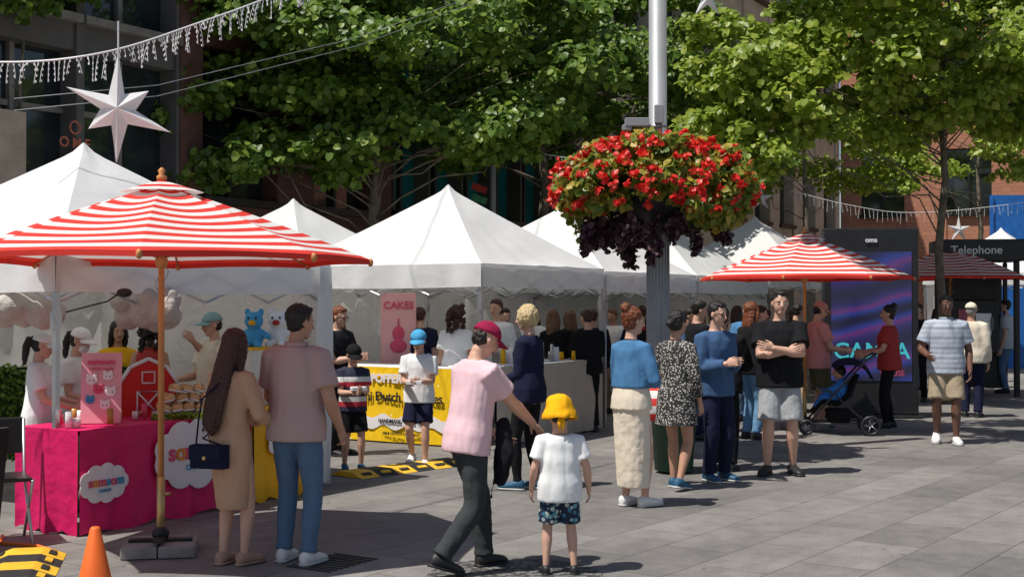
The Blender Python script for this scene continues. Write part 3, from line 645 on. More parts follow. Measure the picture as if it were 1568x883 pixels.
# ------------------------------------------------------------ star + string lights
STM=mat('star_shell',(.82,.82,.82),.5,.03,trans=.35)
def star(name,c,s,rz=0,k6=True):
    tips=[(0,.80),(.42,.28),(.72,-.30),(-.02,-.76),(-.40,-.28),(-.70,.30)] if k6 else [(0,.78),(.70,.22),(.44,-.60),(-.44,-.60),(-.70,.22)]
    mb=MB(); n=len(tips); vs=[]
    for i,(a,b) in enumerate(tips):
        a2,b2=tips[(i+1)%n]; vs.append((a,0,b)); mx,mz=(a+a2)/2,(b+b2)/2; l=math.hypot(mx,mz) or 1; vs.append((mx/l*.24,0,mz/l*.24))
    m=len(vs); vs+= [(0,-.20,0),(0,.20,0)]; fs=[]
    for i in range(m): j=(i+1)%m; fs+=[(m,j,i),(m+1,i,j)]
    mb.add([V(v)*s for v in vs],fs); mb.limb([(0,0,.7*s),(0,0,1.25*s)],[.006,.006],6)
    return mb.obj(name,STM,loc=c,rotz=rz,smooth=False)
star('hanging_star_decoration',(-2.72,9.0,3.03),.49,rad(12))
star('hanging_star_decoration',(5.15,27,3.85),.36,0,False); star('hanging_star_decoration',(8.9,26,3.15),.36,.2,False); star('hanging_star_decoration',(2.10,14,4.97),.3,.1,False)
def icicles(name,pts,drop,step=.035,seed=1):
    rg=random.Random(seed); pts=[V(p) for p in pts]; dense=[]
    for i in range(len(pts)-1):
        p0=pts[max(0,i-1)];p1=pts[i];p2=pts[i+1];p3=pts[min(len(pts)-1,i+2)]
        for k in range(14):
            t=k/14; dense.append(.5*((2*p1)+(p2-p0)*t+(2*p0-5*p1+4*p2-p3)*t*t+(3*p1-p0-3*p2+p3)*t**3))
    dense.append(pts[-1]); mb=MB(); mb.limb(dense,[.007]*len(dense),6)
    acc=0
    for i in range(len(dense)-1):
        a,b=dense[i],dense[i+1]; l=(b-a).length; s=0
        while acc<l:
            p=a+(b-a)*(acc/l); d=drop*rg.choice((.35,.6,.8,1)); off=V((rg.uniform(-.03,.03),rg.uniform(-.02,.02),0))
            mb.limb([p,p-V((0,0,d*.5))+off,p-V((0,0,d))+off*1.5],[.0028,.0025,.0025],4)
            z=.02
            while z<d: mb.ell(p-V((0,0,z))+off*(z/d),(.006,.006,.010),None,5,3); z+=.04
            acc+=step
        acc-=l
    return mb.obj(name,WHT,smooth=False)
icicles('icicle_string_lights',[(-4.8,9,3.45),(-3.62,9,3.36),(-2.85,9,3.42),(-2.42,10,3.84),(-1.89,11,4.35),(-1.2,12.5,5.2)],.19,.038)
icicles('icicle_string_lights',[(6.0,28,4.1),(7.2,28,3.8),(8.6,28,3.63),(10.9,28,3.84),(13,28,4.3)],.25,.10,2)
icicles('icicle_string_lights',[(-1.2,24,5.0),(.5,24,4.45),(2.5,24,4.2)],.25,.11,3)
mb=MB()
for o in(0,.1): mb.limb([(-4.2,11,3.32+o),(-3.26,12,3.60+o),(-1.9,16,4.85+o),(-.44,20,6.35+o),(1,24,8+o)],[.0035]*5,5)
mb.obj('overhead_cable',GREY)
# ------------------------------------------------------------ sweets stall
st=root('sweets_stall_table',(A0.x,A0.y,0),ROW)
MAG=mat('magenta_tablecloth',(.70,.008,.13),.55,.10,4,fold=.5,trans=.05); YEL=mat('yellow_tablecloth',(.86,.44,.005),.6,.08,4,fold=.5)
def tablecl(mb,x0,x1,y0,y1,h,mi=0,seed=0,z0=.01):
    def side(a0,a1,f):
        def g(a,b):
            w=(.018*math.sin(a*(a1-a0)*14+seed)+.012*math.sin(a*(a1-a0)*31+seed*2))*b; return f(a0+(a1-a0)*a,w,h-(h-z0-.02*math.sin(a*19+seed))*b)
        mb.sheet(g,60,10,mi)
    side(x0,x1,lambda s,w,z:V((s,y0-.01-w,z))); side(y1,y0,lambda s,w,z:V((x0-.01-w,s,z))); side(y0,y1,lambda s,w,z:V((x1+.01+w,s,z)))
    mb.sheet(lambda a,b:V((x0-.01+(x1-x0+.02)*a,y0-.01+(y1-y0+.01)*b,h)),6,4,mi)
mb=MB(); tablecl(mb,0,1.78,-.26,.44,.77); tablecl(mb,1.82,2.55,-.26,.44,.80,1,2); mb.obj('tablecloths',[MAG,YEL],st)
mb=MB()
for x in(.1,1.7,1.9,2.45):
    for y in(-.2,.38): mb.limb([(x,y,0),(x,y,.74)],[.015,.015])
mb.bx(.02,1.76,-.24,.42,.73,.762); mb.bx(1.84,2.53,-.24,.42,.76,.792); mb.obj('trestle_table',BLK,st,smooth=False)
LOGO=mat('logo_white',(.8,.76,.76),.6,.03); LP=mat('logo_pink',(.68,.08,.16),.6,.05); LB=mat('logo_blue',(.05,.3,.55),.6); LO=mat('logo_orange',(.75,.25,.03),.6)
def cloud_logo(x,z,s,y=-.30,txt='somsom'):
    mb=MB()
    for i in range(9):
        a=i/9*6.283; mb.ell((x+math.cos(a)*.26*s,y,z+math.sin(a)*.14*s),(.13*s,.006,.11*s),None,16,8)
    mb.ell((x,y,z),(.28*s,.0065,.16*s),None,20,8); mb.obj('cloud_logo',LOGO,st)
    cols=[LP,LO,LP,LB,LP,LB]; xs=[-.225,-.145,-.045,.055,.135,.235]
    for i,ch in enumerate(txt): text(ch,.165*s,(x+xs[i]*s,y-.012,z+.02*s),cols[i],st,name='stall_lettering',bold=.004*s)
    text('CANDY',.055*s,(x,y-.012,z-.09*s),LB,st,name='stall_lettering')
cloud_logo(1.12,.50,1.15); cloud_logo(.2,.37,.6); cloud_logo(2.2,.50,.62)
br=root('red_barn_display_sign',tuple(P(1.15,.28,.77)),ROW-rad(30)); mb=MB()
pts=[(-.24,0),(.24,0),(.24,.26),(.15,.40),(0,.47),(-.15,.40),(-.24,.26)]
def prism(mb,pts,y0,y1,mi=0):
    n=len(pts); vs=[(a,y0,b) for a,b in pts]+[(a,y1,b) for a,b in pts]; mb.add(vs,[tuple(range(n)),tuple(range(2*n-1,n-1,-1))]+[(i,i+n,(i+1)%n+n,(i+1)%n) for i in range(n)],mi)
prism(mb,pts,-.02,.02); mb.obj('barn_board',mat('barn_red',(.66,.02,.015),.6,.1),br,smooth=False)
mb=MB()
for a,b in zip(pts[2:],pts[3:]): mb.limb([(a[0],-.03,a[1]),(b[0],-.03,b[1])],[.016,.016],6)
for s_ in(-1,1): mb.limb([(s_*.24,-.03,0),(s_*.24,-.03,.26)],[.012,.012],6)
mb.limb([(-.09,-.028,.0),(-.09,-.028,.2),(.09,-.028,.2),(.09,-.028,0)],[.009]*4,6); mb.limb([(-.09,-.028,0),(.09,-.028,.2)],[.008]*2,6); mb.limb([(.09,-.028,0),(-.09,-.028,.2)],[.008]*2,6); mb.limb([(-.05,-.028,.27),(.05,-.028,.27),(.05,-.028,.36),(-.05,-.028,.36),(-.05,-.028,.27)],[.008]*5,6)
mb.obj('white_trim',WHT,br)
ps=root('pink_menu_poster',tuple(P(.42,.0,.775)),ROW-rad(48)); mb=MB(); mb.box((0,.05,.27),(.30,.012,.54),Matrix.Rotation(-.12,3,'X')); mb.obj('board',mat('poster_pink',(.80,.36,.42),.5,.04),ps,smooth=False)
mb=MB()
for x,z,q,mi in((-.07,.33,.045,0),(.05,.36,.04,0),(-.02,.26,.04,1),(.07,.24,.045,0),(-.08,.18,.035,2),(.03,.14,.04,0)):
    yy=.036+(z-.27)*.12; mb.ell((x,yy,z),(q,.005,q*.85),None,14,6,mi)
    for s_ in(-1,1): mb.ell((x+s_*q*.6,yy,z+q*.75),(q*.35,.0045,q*.35),None,10,6,mi); mb.ell((x+s_*q*.35,yy-.005,z),(.005,.002,.006),None,6,4,3)
mb.obj('printed_characters',[LOGO,LP,LB,BLK],ps); text('somsom',.06,(0,.048,.47),LP,ps,bold=.002); text('cotton candy',.035,(0,.048,.42),LP,ps)
pr=root('pastry_tray',tuple(P(1.22,-.10,.775)),ROW-rad(35)); mb=MB(); mb.box((0,0,.02),(.52,.30,.035)); mb.obj('platform',WHT,pr,smooth=False)
leaves('mini_grass',[((-.26+.05*i,-.17,.02),.045) for i in range(12)],[50]*12,.03,LY,44,pr)
mb=MB(); rg=random.Random(2)
for l,(nx,ny) in enumerate(((5,3),(4,2),(3,2))):
    for i in range(nx):
        for j in range(ny):
            c=((i-(nx-1)/2)*.095+rg.uniform(-.008,.008),(j-(ny-1)/2)*.10,.085+l*.075); M=Matrix.Rotation(rg.uniform(-.5,.5),3,'Y'); mb.ell(c,(.048,.048,.030),M,14,8,0); mb.ell((c[0],c[1],c[2]+.014),(.043,.043,.020),M,14,8,1); mb.ell((c[0],c[1],c[2]-.02),(.05,.05,.014),M,12,6,2)
mb.obj('pastries',[mat('pastry_golden',(.64,.38,.16),.6,.3,30),mat('pastry_glaze',(.55,.33,.15),.4,.6,30),LOGO],pr)
dr=root('acrylic_display_case',tuple(P(2.3,.05,.80)),ROW-rad(20)); m_,nt_,p_=nmat('clear_acrylic'); p_.inputs['Base Color'].default_value=(.85,.88,.88,1); p_.inputs['Roughness'].default_value=.08; p_.inputs['Alpha'].default_value=.3
mb=MB(); mb.bx(-.2,.2,-.15,.15,.0,.48); mb.obj('case',m_,dr,smooth=False); mb=MB(); mb.bx(-.19,.19,-.14,.14,.01,.22); mb.bx(-.21,.21,-.16,.16,.485,.51,1); mb.obj('contents',[mat('candy_mix',(.62,.35,.2),.5,.5,30),YEL],dr,smooth=False)
def plush(nm,loc,c1,c2,sz):
    r=root(nm,loc,ROW-rad(60)); mb=MB(); mb.ell((0,0,.10*sz),(.10*sz,.09*sz,.12*sz)); mb.ell((0,-.02*sz,.27*sz),(.10*sz,.095*sz,.095*sz)); 
    for s_ in(-1,1): mb.limb([(s_*.08*sz,0,.15*sz),(s_*.16*sz,-.05*sz,.10*sz)],[.035*sz,.03*sz],10,rnd=True); mb.limb([(s_*.05*sz,-.03*sz,.03*sz),(s_*.07*sz,-.14*sz,.02*sz)],[.04*sz,.04*sz],10,rnd=True); mb.ell((s_*.07*sz,0,.36*sz),(.035*sz,.02*sz,.04*sz))
    mb.obj('plush_body',c1,r,voxel=.012*sz,sm=2); mb=MB(); mb.ell((0,-.11*sz,.25*sz),(.04*sz,.03*sz,.03*sz),None,10,6,0)
    for s_ in(-1,1): mb.ell((s_*.04*sz,-.105*sz,.30*sz),(.012*sz,.01*sz,.014*sz),None,8,6,1)
    mb.obj('plush_face',[c2,BLK],r)
plush('blue_plush_toy',tuple(P(2.22,.10,1.31)),C['sky'],YEL,.85); plush('white_plush_toy',tuple(P(2.42,0,1.31)),C['white'],C['red'],.85)
COT=mat('cotton_wool',(.60,.55,.50),1,.06,6,.8,60,trans=.15)
def cottoncloud(x,y,z,s):
    mb=MB(); rg=random.Random(int(x*100))
    for k in range(18): mb.ell((rg.uniform(-.20,.20)*s,rg.uniform(-.1,.1)*s,rg.uniform(-.08,.08)*s),(.12*s,.12*s,.11*s),None,10,7)
    mb.obj('cotton_cloud_decoration',COT,loc=(x,y,z),voxel=.012,sm=5,disp=.022,ds=.06)
cottoncloud(-3.78,10.1,1.65,1.0); cottoncloud(-2.93,10.55,1.64,1.0)
mb=MB(); mb.limb([(0,0,-.03),(.1,.05,.0),(.28,.1,.05),(.36,.12,.11)],[.006]*4,8); mb.ell((.40,.12,.115),(.06,.05,.035)); mb.obj('clip_on_stall_lamp',BLK,loc=(-3.33,9.75,1.66))
for i,(x,y,w) in enumerate(((-4.45,11.3,.9),(-3.35,11.4,.5))):
    r=root('artificial_hedge_panel',(x,y,0),rad(4)); mb=MB(); mb.bx(-w/2,w/2,0,.06,.35,1.14); mb.obj('backing',mat('hedge_backing',(.02,.05,.015),.9),r,smooth=False)
    leaves('hedge_leaves',[((-w/2+.1*k+.05,0,.4+.1*j),.09) for k in range(int(w/.1)) for j in range(8)],[60]*(int(w/.1)*8),.035,LG,60+i,r)
mb=MB(); rg=random.Random(8)
for k in range(16):
    x=rg.uniform(.05,.95); y=rg.uniform(-.2,.3); q=rg.uniform(.02,.035); mb.limb([(x,y,.78),(x,y,.78+rg.uniform(.05,.12))],[q,q],12,k%3)
mb.obj('candy_jars',[LP,LOGO,mat('amber_jar',(.5,.25,.05),.2)],st,smooth=True)
r=root('traffic_cone',(-2.31,7.25,0)); mb=MB(); mb.loft([(V((0,0,z)),V((1,0,0)),V((0,1,0)),q,q) for z,q in((.02,.125),(.04,.118),(.45,.028),(.46,.02))],28); mb.box((0,0,.012),(.30,.30,.024)); mb.obj('cone_body',mat('cone_orange',(.85,.15,.02),.5,.06),r)
def ramp_(nm,x,y,rz,ln):
    r=root(nm,(x,y,0),rz); mb=MB(); n=int(ln/.25)
    for i in range(n):
        mb.add([(-.24,i*.25,.004),(.24,i*.25,.004),(.10,i*.25,.055),(-.10,i*.25,.055),(-.24,i*.25+.247,.004),(.24,i*.25+.247,.004),(.10,i*.25+.247,.055),(-.10,i*.25+.247,.055)],[(0,1,2,3),(7,6,5,4),(1,5,6,2),(3,2,6,7),(0,3,7,4)],i%2)
        for j in(-1,1):mb.box((j*.165,i*.25+.125,.036),(.05,.12,.012),Matrix.Rotation(j*.35,3,'Y'),(i+1)%2)
    mb.obj('ramp_body',[mat('ramp_yellow',(.78,.46,.03),.6,.15),mat('ramp_black',(.025,.025,.025),.7,.2)],r,smooth=False,bev=.006)
ramp_('cable_protector_ramp',-2.95,7.6,rad(14),1.3)
ramp_('cable_protector_ramp',-1.62,12.75,rad(-42),1.6)
mb=MB(); mb.limb([(0,0,.01),(-.2,.2,.012),(-.5,.3,.01),(-.6,.6,.01)],[.012]*4,8); mb.obj('orange_power_cable',mat('orange_cable',(.75,.16,.02),.5),loc=(-3.1,8.9,0))
r=root('folding_chair',(-3.65,9.3,0),.5); mb=MB()
for s_ in(-1,1): mb.limb([(s_*.2,-.2,0),(s_*.2,.2,.45),(s_*.2,.25,.85)],[.012]*3,8); mb.limb([(s_*.2,.2,0),(s_*.2,-.2,.45)],[.012]*2,8)
mb.obj('frame',METAL,r); mb=MB(); mb.bx(-.2,.2,-.2,.2,.44,.47); mb.bx(-.2,.2,.24,.27,.6,.86); mb.obj('seat_and_back',BLK,r,bev=.01,smooth=False)
r=root('a_frame_board',(-3.72,8.95,0),.9); mb=MB(); mb.box((0,0,.42),(.5,.03,.84),Matrix.Rotation(.18,3,'X')); mb.box((0,.22,.42),(.5,.03,.84),Matrix.Rotation(-.18,3,'X')); mb.obj('panels',BLK,r,smooth=False)
# ------------------------------------------------------------ pancake stall (tent C)
r=root('pancake_stall_table',(-.35,15,0),ROW)
BY=spots('banner_yellow',(.90,.56,.0),[(.82,.80,.72)],9,.10); BEIG=mat('beige_cloth',(.50,.43,.36),.8,.05,3,fold=.9)
mb=MB(); mb.sheet(lambda a,b:V((.10+.008*math.sin(a*20),.45+1.9*a,.92-.9*b)),20,10,0); mb.sheet(lambda a,b:V((.25+2.6*a,-.05-.02*math.sin(a*22)*b-.015*math.sin(a*50)*b,.95-.92*b)),70,10,1)
mb.bx(.12,.75,.40,2.4,.90,.93,2); mb.bx(.2,2.8,-.02,.6,.92,.955,2); mb.obj('banner_and_cloths',[BY,BEIG,WHT],r)
KB=mat('print_black',(.02,.02,.02),.6)
RZ=(math.pi/2,0,-math.pi/2)
mb=MB(); mb.sheet(lambda a,b:V((.085,.5+1.7*a,.33-.14*b-.03*math.sin(a*30))),30,2); mb.obj('white_print_band',LOGO,r)
text('Mini Dutch Pancakes',.155,(.075,1.25,.56),KB,r,rot=RZ,bold=.003); text('HANDMADE . SINCE 1982',.06,(.07,1.2,.27),KB,r,rot=RZ,bold=.001); text('MINI DUTCH PANCAKES',.05,(.07,1.2,.12),KB,r,rot=RZ); text('POFFERTJES',.14,(.075,1.3,.78),LOGO,r,rot=RZ,bold=.006)
mb=MB(); rg=random.Random(3)
for k in range(14):
    x=rg.uniform(.3,2.6); y=rg.uniform(.05,.4); q=rg.uniform(.025,.05); mb.limb([(x,y,.955),(x,y,.955+rg.uniform(.08,.25))],[q,q*.8],12,k%3)
mb.bx(1.0,1.4,.1,.5,.957,1.15,1); mb.obj('bottles_and_cookware',[YEL,METAL,LOGO],r)
r=root('pink_cakes_sign',(-1.47,16.9,0),rad(8)); mb=MB(); mb.box((0,0,1.35),(.46,.04,.95)); mb.obj('board',mat('sign_pink',(.80,.42,.42),.5,.04),r,bev=.01,smooth=False); text('CAKES',.13,(0,-.03,1.66),LP,r,bold=.003)
mb=MB(); mb.ell((0,-.022,1.3),(.08,.006,.10)); mb.ell((0,-.026,1.14),(.11,.006,.09)); mb.limb([(0,-.024,1.4),(0,-.024,1.5)],[.01,.01]); mb.limb([(-.1,0,0),(-.1,0,.9)],[.02,.02]); mb.limb([(.1,0,0),(.1,0,.9)],[.02,.02]); mb.obj('cake_print_and_legs',LP,r)
# ------------------------------------------------------------ kiosk, phone booth, bin
r=root('digital_advertising_kiosk',(5.31,19.4,0),rad(-6)); mb=MB(); mb.bx(-.68,.68,-.16,.16,.05,2.80); mb.bx(-.74,.74,-.2,.2,0,.05); mb.obj('casing',BLK,r,bev=.02,smooth=False)
m,nt,p=nmat('lit_screen'); vec=coords(nt,(.5,1,1),(0,.5,0)); w=nt.nodes.new('ShaderNodeTexWave'); w.inputs['Scale'].default_value=.35; w.inputs['Distortion'].default_value=7; w.inputs['Detail'].default_value=3; w.bands_direction='Z'; L(nt,vec,w.inputs['Vector'])
c=ramp(nt,w.outputs['Fac'],[(0,(.012,.012,.05)),(.35,(.03,.025,.14)),(.6,(.12,.03,.17)),(.82,(.02,.04,.24)),(1,(.01,.01,.04))]); p.inputs['Base Color'].default_value=(.012,.012,.014,1); p.inputs['Roughness'].default_value=.12; L(nt,c,p.inputs['Emission Color']); p.inputs['Emission Strength'].default_value=.75
mb=MB(); mb.bx(-.58,.58,-.172,-.163,.55,2.45); mb.obj('screen',m,r,smooth=False)
CY=mat('screen_cyan',(.05,.45,.52),.5,emit=.35); text('CAMPA',.33,(0.0,-.18,.98),CY,r,bold=.004); text('HOUSE',.11,(0.3,-.18,.66),LP,r); text('oms',.10,(0,-.18,2.62),WHT,r,bold=.003)
r=root('telephone_booth',(8.55,23.8,0),rad(-8)); mb=MB()
for x in(-.62,.62): mb.bx(x-.05,x+.05,-.05,.05,0,2.45); mb.bx(x-.04,x+.04,.85,.93,0,2.45)
mb.bx(-.75,.75,-.12,1.0,2.453,2.85); mb.bx(-.56,.56,.86,.90,.1,2.4); mb.bx(-.42,.42,.55,.84,.75,1.75); mb.obj('shelter',BLK,r,bev=.02,smooth=False)
text('Telephone',.21,(-.1,-.13,2.65),WHT,r,bold=.002)
mb=MB(); mb.box((.15,.53,1.3),(.28,.03,.4)); mb.box((-.2,.53,1.45),(.2,.03,.25),None,1); mb.limb([(.3,.5,1.42),(.3,.44,1.36),(.3,.5,1.2)],[.02]*3,8); mb.obj('payphone',[METAL,mat('phone_panel_pink',(.55,.15,.2),.5)],r,smooth=False)
r=root('wheelie_bin',(1.62,13.1,0),.2); mb=MB(); mb.loft([(V((0,0,z)),V((1,0,0)),V((0,1,0)),q,q*1.1) for z,q in((.03,.19),(.75,.24),(.76,.27),(.80,.27),(.83,.24))],20); mb.obj('bin_body',mat('bin_green',(.02,.07,.04),.5,.1),r)
# ------------------------------------------------------------ stroller
def stroller(x,y,rz):
    r=root('baby_stroller',(x,y,0),rz); mb=MB()
    for s_ in(-1,1):
        mb.limb([(s_*.24,.42,.12),(s_*.22,.05,.55),(s_*.22,-.35,.98),(s_*.21,-.45,1.04)],[.014]*4,8); mb.limb([(s_*.25,-.38,.12),(s_*.22,.05,.5)],[.014]*2,8); mb.limb([(s_*.24,.40,.14),(s_*.24,-.36,.16)],[.010]*2,8)
    mb.limb([(-.21,-.45,1.04),(.21,-.45,1.04)],[.018]*2,8); mb.limb([(-.23,.1,.55),(-.15,.33,.62),(.15,.33,.62),(.23,.1,.55)],[.014]*4,8); mb.obj('frame',mat('dark_frame',(.06,.06,.065),.4,metal=.5),r)
    mb=MB()
    for s_ in(-1,1):
        for yy,q in((.42,.10),(-.38,.13)):
            for o in(-.025,.025): mb.torus((s_*.25+o,yy,q),q-.02,.02,'x',mi=0); 
            for k in range(5): a=k*1.2566; mb.limb([(s_*.25,yy,q),(s_*.25,yy+math.cos(a)*(q-.03),q+math.sin(a)*(q-.03))],[.01,.01],6,1)
    mb.obj('wheels',[BLK,METAL],r)
    mb=MB(); mb.limb([(0,-.22,.78),(0,-.12,.5),(0,.02,.40),(0,.22,.42),(0,.34,.28)],[.16,.17,.17,.16,.13],14,flat=.28); mb.obj('seat',C['black'],r)
    def hood(a,b):
        t=rad(10+120*a); s_=(b-.5)*.44; return V((s_,-.12-math.cos(t)*.30,.66+math.sin(t)*.32*(1-.25*abs(b-.5)*2)))
    mb=MB(); mb.sheet(hood,14,8); o=mb.obj('canopy',C['navy'],r); k=o.modifiers.new('s','SOLIDIFY'); k.thickness=.01
    mb=MB(); mb.loft([(V((0,.0,z)),V((1,0,0)),V((0,1,0)),q,q*.9) for z,q in((.15,.16),(.32,.20))],16); mb.obj('basket',C['black'],r)
    mb=MB(); mb.ell((0,-.03,.57),(.11,.09,.15)); 
    for s_ in(-1,1): mb.limb([(s_*.09,0,.62),(s_*.13,.12,.55),(s_*.06,.22,.57)],[.04,.035,.025],10,rnd=True); mb.limb([(s_*.06,0,.46),(s_*.08,.2,.48),(s_*.08,.30,.34)],[.055,.045,.03],10,rnd=True)
    mb.obj('child_clothes',C['blue'],r,voxel=.01,disp=.01); mb=MB(); mb.ell((0,.0,.79),(.075,.08,.09)); mb.ell((0,.08,.77),(.012,.015,.015)); mb.limb([(0,-.01,.65),(0,0,.74)],[.03,.03])
    for s_ in(-1,1): mb.limb([(s_*.06,.22,.57),(s_*.05,.27,.58)],[.022,.018],8,rnd=True)
    mb.obj('child_head',SK2,r,voxel=.008); mb=MB(); mb.ell((0,-.015,.81),(.082,.083,.085)); mb.obj('child_hair',HB,r)
stroller(4.25,17.0,rad(80))
# ------------------------------------------------------------ the crowd
r,u,TT=person('man_in_rose_shirt',-1.41,8.56,-18,1.69,'m',hy=-.5,hp=.12,feet=((-.06,.01),(.065,-.03)),hands=((-.12,.17,.56),(.150,.07,.52)),top=('polo',C['rose']),bottom=('jeans',C['jean']),shoes=SHW,hair=('short',HB),skin=SK2,bulk=1.04,loose=.8)
r,u,TT=person('woman_in_tan_dress',-1.82,8.48,-28,1.53,'f',hy=-.35,hp=.2,feet=((-.045,.0),(.045,.03)),hands=((-.08,.17,.60),(.10,.16,.60)),top=('dress',C['tan']),bottom=('dress',(.24,.070,.066),1.95),shoes=SHT,hair=('long',HD),skin=SK1,bulk=.94,loose=.0)
mb=MB(); mb.box((-.03,-.175,.72),(.24,.08,.15),Matrix.Rotation(.15,3,'Z')); mb.box((-.03,-.222,.745),(.23,.012,.09),Matrix.Rotation(.15,3,'Z')); mb.ell((-.03,-.232,.715),(.014,.006,.014),None,8,6,1); mb.obj('handbag',[C['navy'],mat('brass_clasp',(.6,.42,.15),.3,metal=.8)],r,bev=.012,smooth=False)
mb=MB(); mb.limb([(-.13,-.19,.79),(-.17,-.12,.95),(-.12,-.145,1.08),(.0,-.15,1.17),(.09,-.06,1.275),(.09,.04,1.24),(-.02,.12,1.1),(-.16,.08,.9),(-.17,-.08,.82),(.07,-.16,.79)],[.006]*10,6); mb.obj('bag_strap',C['navy'],r)
r,u,TT=person('man_in_maroon_cap',-.28,8.27,-58,1.62,'m',lean=.14,hy=-.1,hp=.42,feet=((-.06,.11),(.05,-.15)),lift=(0,.035),hands=((-.07,.16,.53),(.05,.27,.57)),palm=(None,(0,0,-1)),top=('tee',C['pink']),bottom=('pants',C['dgrey']),shoes=SHB,hair=('short',HB),hat=('cap',C['maroon']),skin=SK1,loose=1,bulk=1.0)
mb=MB(); mb.limb([(.13,.19,.92),(.13,.19,.75),(.12,.17,.6)],[.06,.09,.06],12,rnd=True,flat=.6); mb.limb([(.1,.16,.95),(.08,.15,.6),(.07,.12,.42)],[.012,.010,.006],6); mb.obj('carried_black_jacket',C['black'],r,voxel=.012,disp=.03,ds=.06)
r,u,TT=person('child_in_yellow_bucket_hat',.30,8.2,4,1.12,'m',hs=1.42,hp=.15,feet=((-.085,.0),(.085,-.01)),hands=((-.165,.05,.50),(.18,.04,.50)),top=('tee',C['white']),bottom=('shorts',FLORAL,.86),shoes=SHB,hair=('short',HB),hat=('bucket',C['lemon'],'bow'),skin=SK1,loose=1,bulk=1.15,hem=.44)
r,u,TT=person('woman_in_denim_jacket',1.0,10.9,-48,1.66,'f',hy=-.3,hp=.05,feet=((-.045,0),(.05,.04)),hands=((-.02,.13,.64),(.05,.12,.62)),pole=((-.8,-.4,-1),(.8,-.4,-1)),top=('long',C['denim']),bottom=('skirt',C['cream'],(.10,.088,.078)),shoes=SHW,hair=('bun',HR),skin=SK1,bulk=1.08,hem=.60,loose=.9)
mb=MB(); mb.loft([(TT((0,-.004,z))*u,V((1,0,0)),V((0,1,0)),w*u,d*u) for z,w,d in((.49,.118,.092),(.55,.112,.088),(.61,.098,.078))],20); mb.obj('cream_knit_top',C['cream'],r,voxel=.012,disp=.008)
r,u,TT=person('woman_in_printed_dress',1.50,11.93,-32,1.63,'f',hy=-.3,hp=.15,feet=((-.05,.07),(.05,-.07)),lift=(0,.015),hands=((-.05,.17,.60),(.13,.03,.49)),top=('dress',DRESSP),bottom=('dress',(.36,.125,.10),1.75),shoes=SHBL,hair=('lowbun',HB),skin=SK2,bulk=1.02,loose=.4)
person('man_in_denim_shirt',1.95,12.5,-150,1.71,'m',hy=.2,hp=.12,hands=((-.03,.15,.66),(.05,.15,.66)),top=('long',C['shirtblue']),bottom=('pants',C['navy']),shoes=SHBL,hair=('short',HB),skin=SK1,lod=1,glasses=True)
person('person_in_black_jacket',2.12,13.2,-20,1.66,'m',top=('long',C['black']),bottom=('pants',C['black']),shoes=SHB,hair=('short',HB),skin=SK2,lod=1,hands=((-.1,.18,.64),(.1,.18,.64)),bulk=1.1)
r,u,TT=person('man_with_crossed_arms',2.66,12.98,172,1.82,'m',hy=.15,feet=((-.07,0),(.07,.03)),hands=((.035,.135,.690),(-.035,.115,.675)),pole=((-1,.25,-.9),(1,.25,-.9)),palm=((0,-1,0),(0,-1,0)),curl=.35,top=('tee',C['black']),bottom=('shorts',C['grey'],.92),shoes=SHB,hair=('short',HB),skin=SK1,bulk=1.10,loose=.8,toe=.35)
person('woman_in_black_top',2.98,16.3,-60,1.70,'f',hp=.1,hands=((-.06,.18,.62),(.09,.16,.62)),top=('tee',C['black']),bottom=('jeans',C['jeanlt']),shoes=SHB,hair=('mid',HR),skin=SK1,lod=1,bulk=1.08)
person('man_in_pink_shirt',4.12,17.6,-80,1.72,'m',hp=.3,hands=((-.06,.20,.62),(.09,.19,.62)),top=('tee',C['blush']),bottom=('shorts',C['olive']),shoes=SHBL,hair=('short',HB),hat=('cap',C['blush']),skin=SK1,lod=1,bulk=1.12)
person('woman_in_red_top',5.12,17.75,80,1.66,'f',feet=((-.05,.03),(.05,-.03)),hands=((-.07,.20,.60),(.07,.20,.62)),top=('tee',C['red']),bottom=('leggings',C['black']),shoes=SHB,hair=('bun',HB),skin=SK1,lod=1,bulk=1.12,loose=.7)
r,u,TT=person('man_in_striped_polo',5.25,15.8,166,1.79,'m',hy=.1,hp=.08,feet=((-.06,.05),(.06,-.04)),lift=(0,.02),hands=((-.15,.03,.5),(.13,.15,.60)),top=('polo',STRG),bottom=('shorts',C['khaki'],.9),shoes=SHW,hair=('short',HB),skin=SK3,bulk=1.08,loose=.8,glasses=True)
person('man_in_cream_jacket',6.82,19.4,-30,1.70,'m',top=('long',C['cream']),bottom=('pants',C['navy']),shoes=SHB,hair=('short',HG),hat=('cap',C['cream']),skin=SK2,lod=1,bulk=1.1)
r,u,TT=person('blonde_woman_in_navy_activewear',.15,11.9,62,1.68,'f',hy=.1,hp=.1,feet=((-.05,.04),(.05,-.04)),hands=((-.03,.14,.58),(.09,.13,.56)),top=('long',C['navy']),bottom=('leggings',C['black']),shoes=SHBL,hair=('bob',HBL),skin=SK1,bulk=1.0,loose=.2)
r,u,TT=person('boy_in_blue_cap',-.97,13.65,175,1.43,'m',hs=1.15,hp=.3,feet=((-.055,.06),(.06,-.05)),lift=(0,.03),hands=((-.04,.18,.64),(.05,.18,.63)),top=('tee',C['white']),bottom=('shorts',C['navy'],.8),shoes=SHW,hair=('short',HB),hat=('cap',C['sky']),skin=SK1,loose=1)
mb=MB(); mb.box((0,.215*1.35,.655*1.35),(.16,.12,.04)); mb.obj('takeaway_tray',LOGO,r,smooth=False,bev=.005)
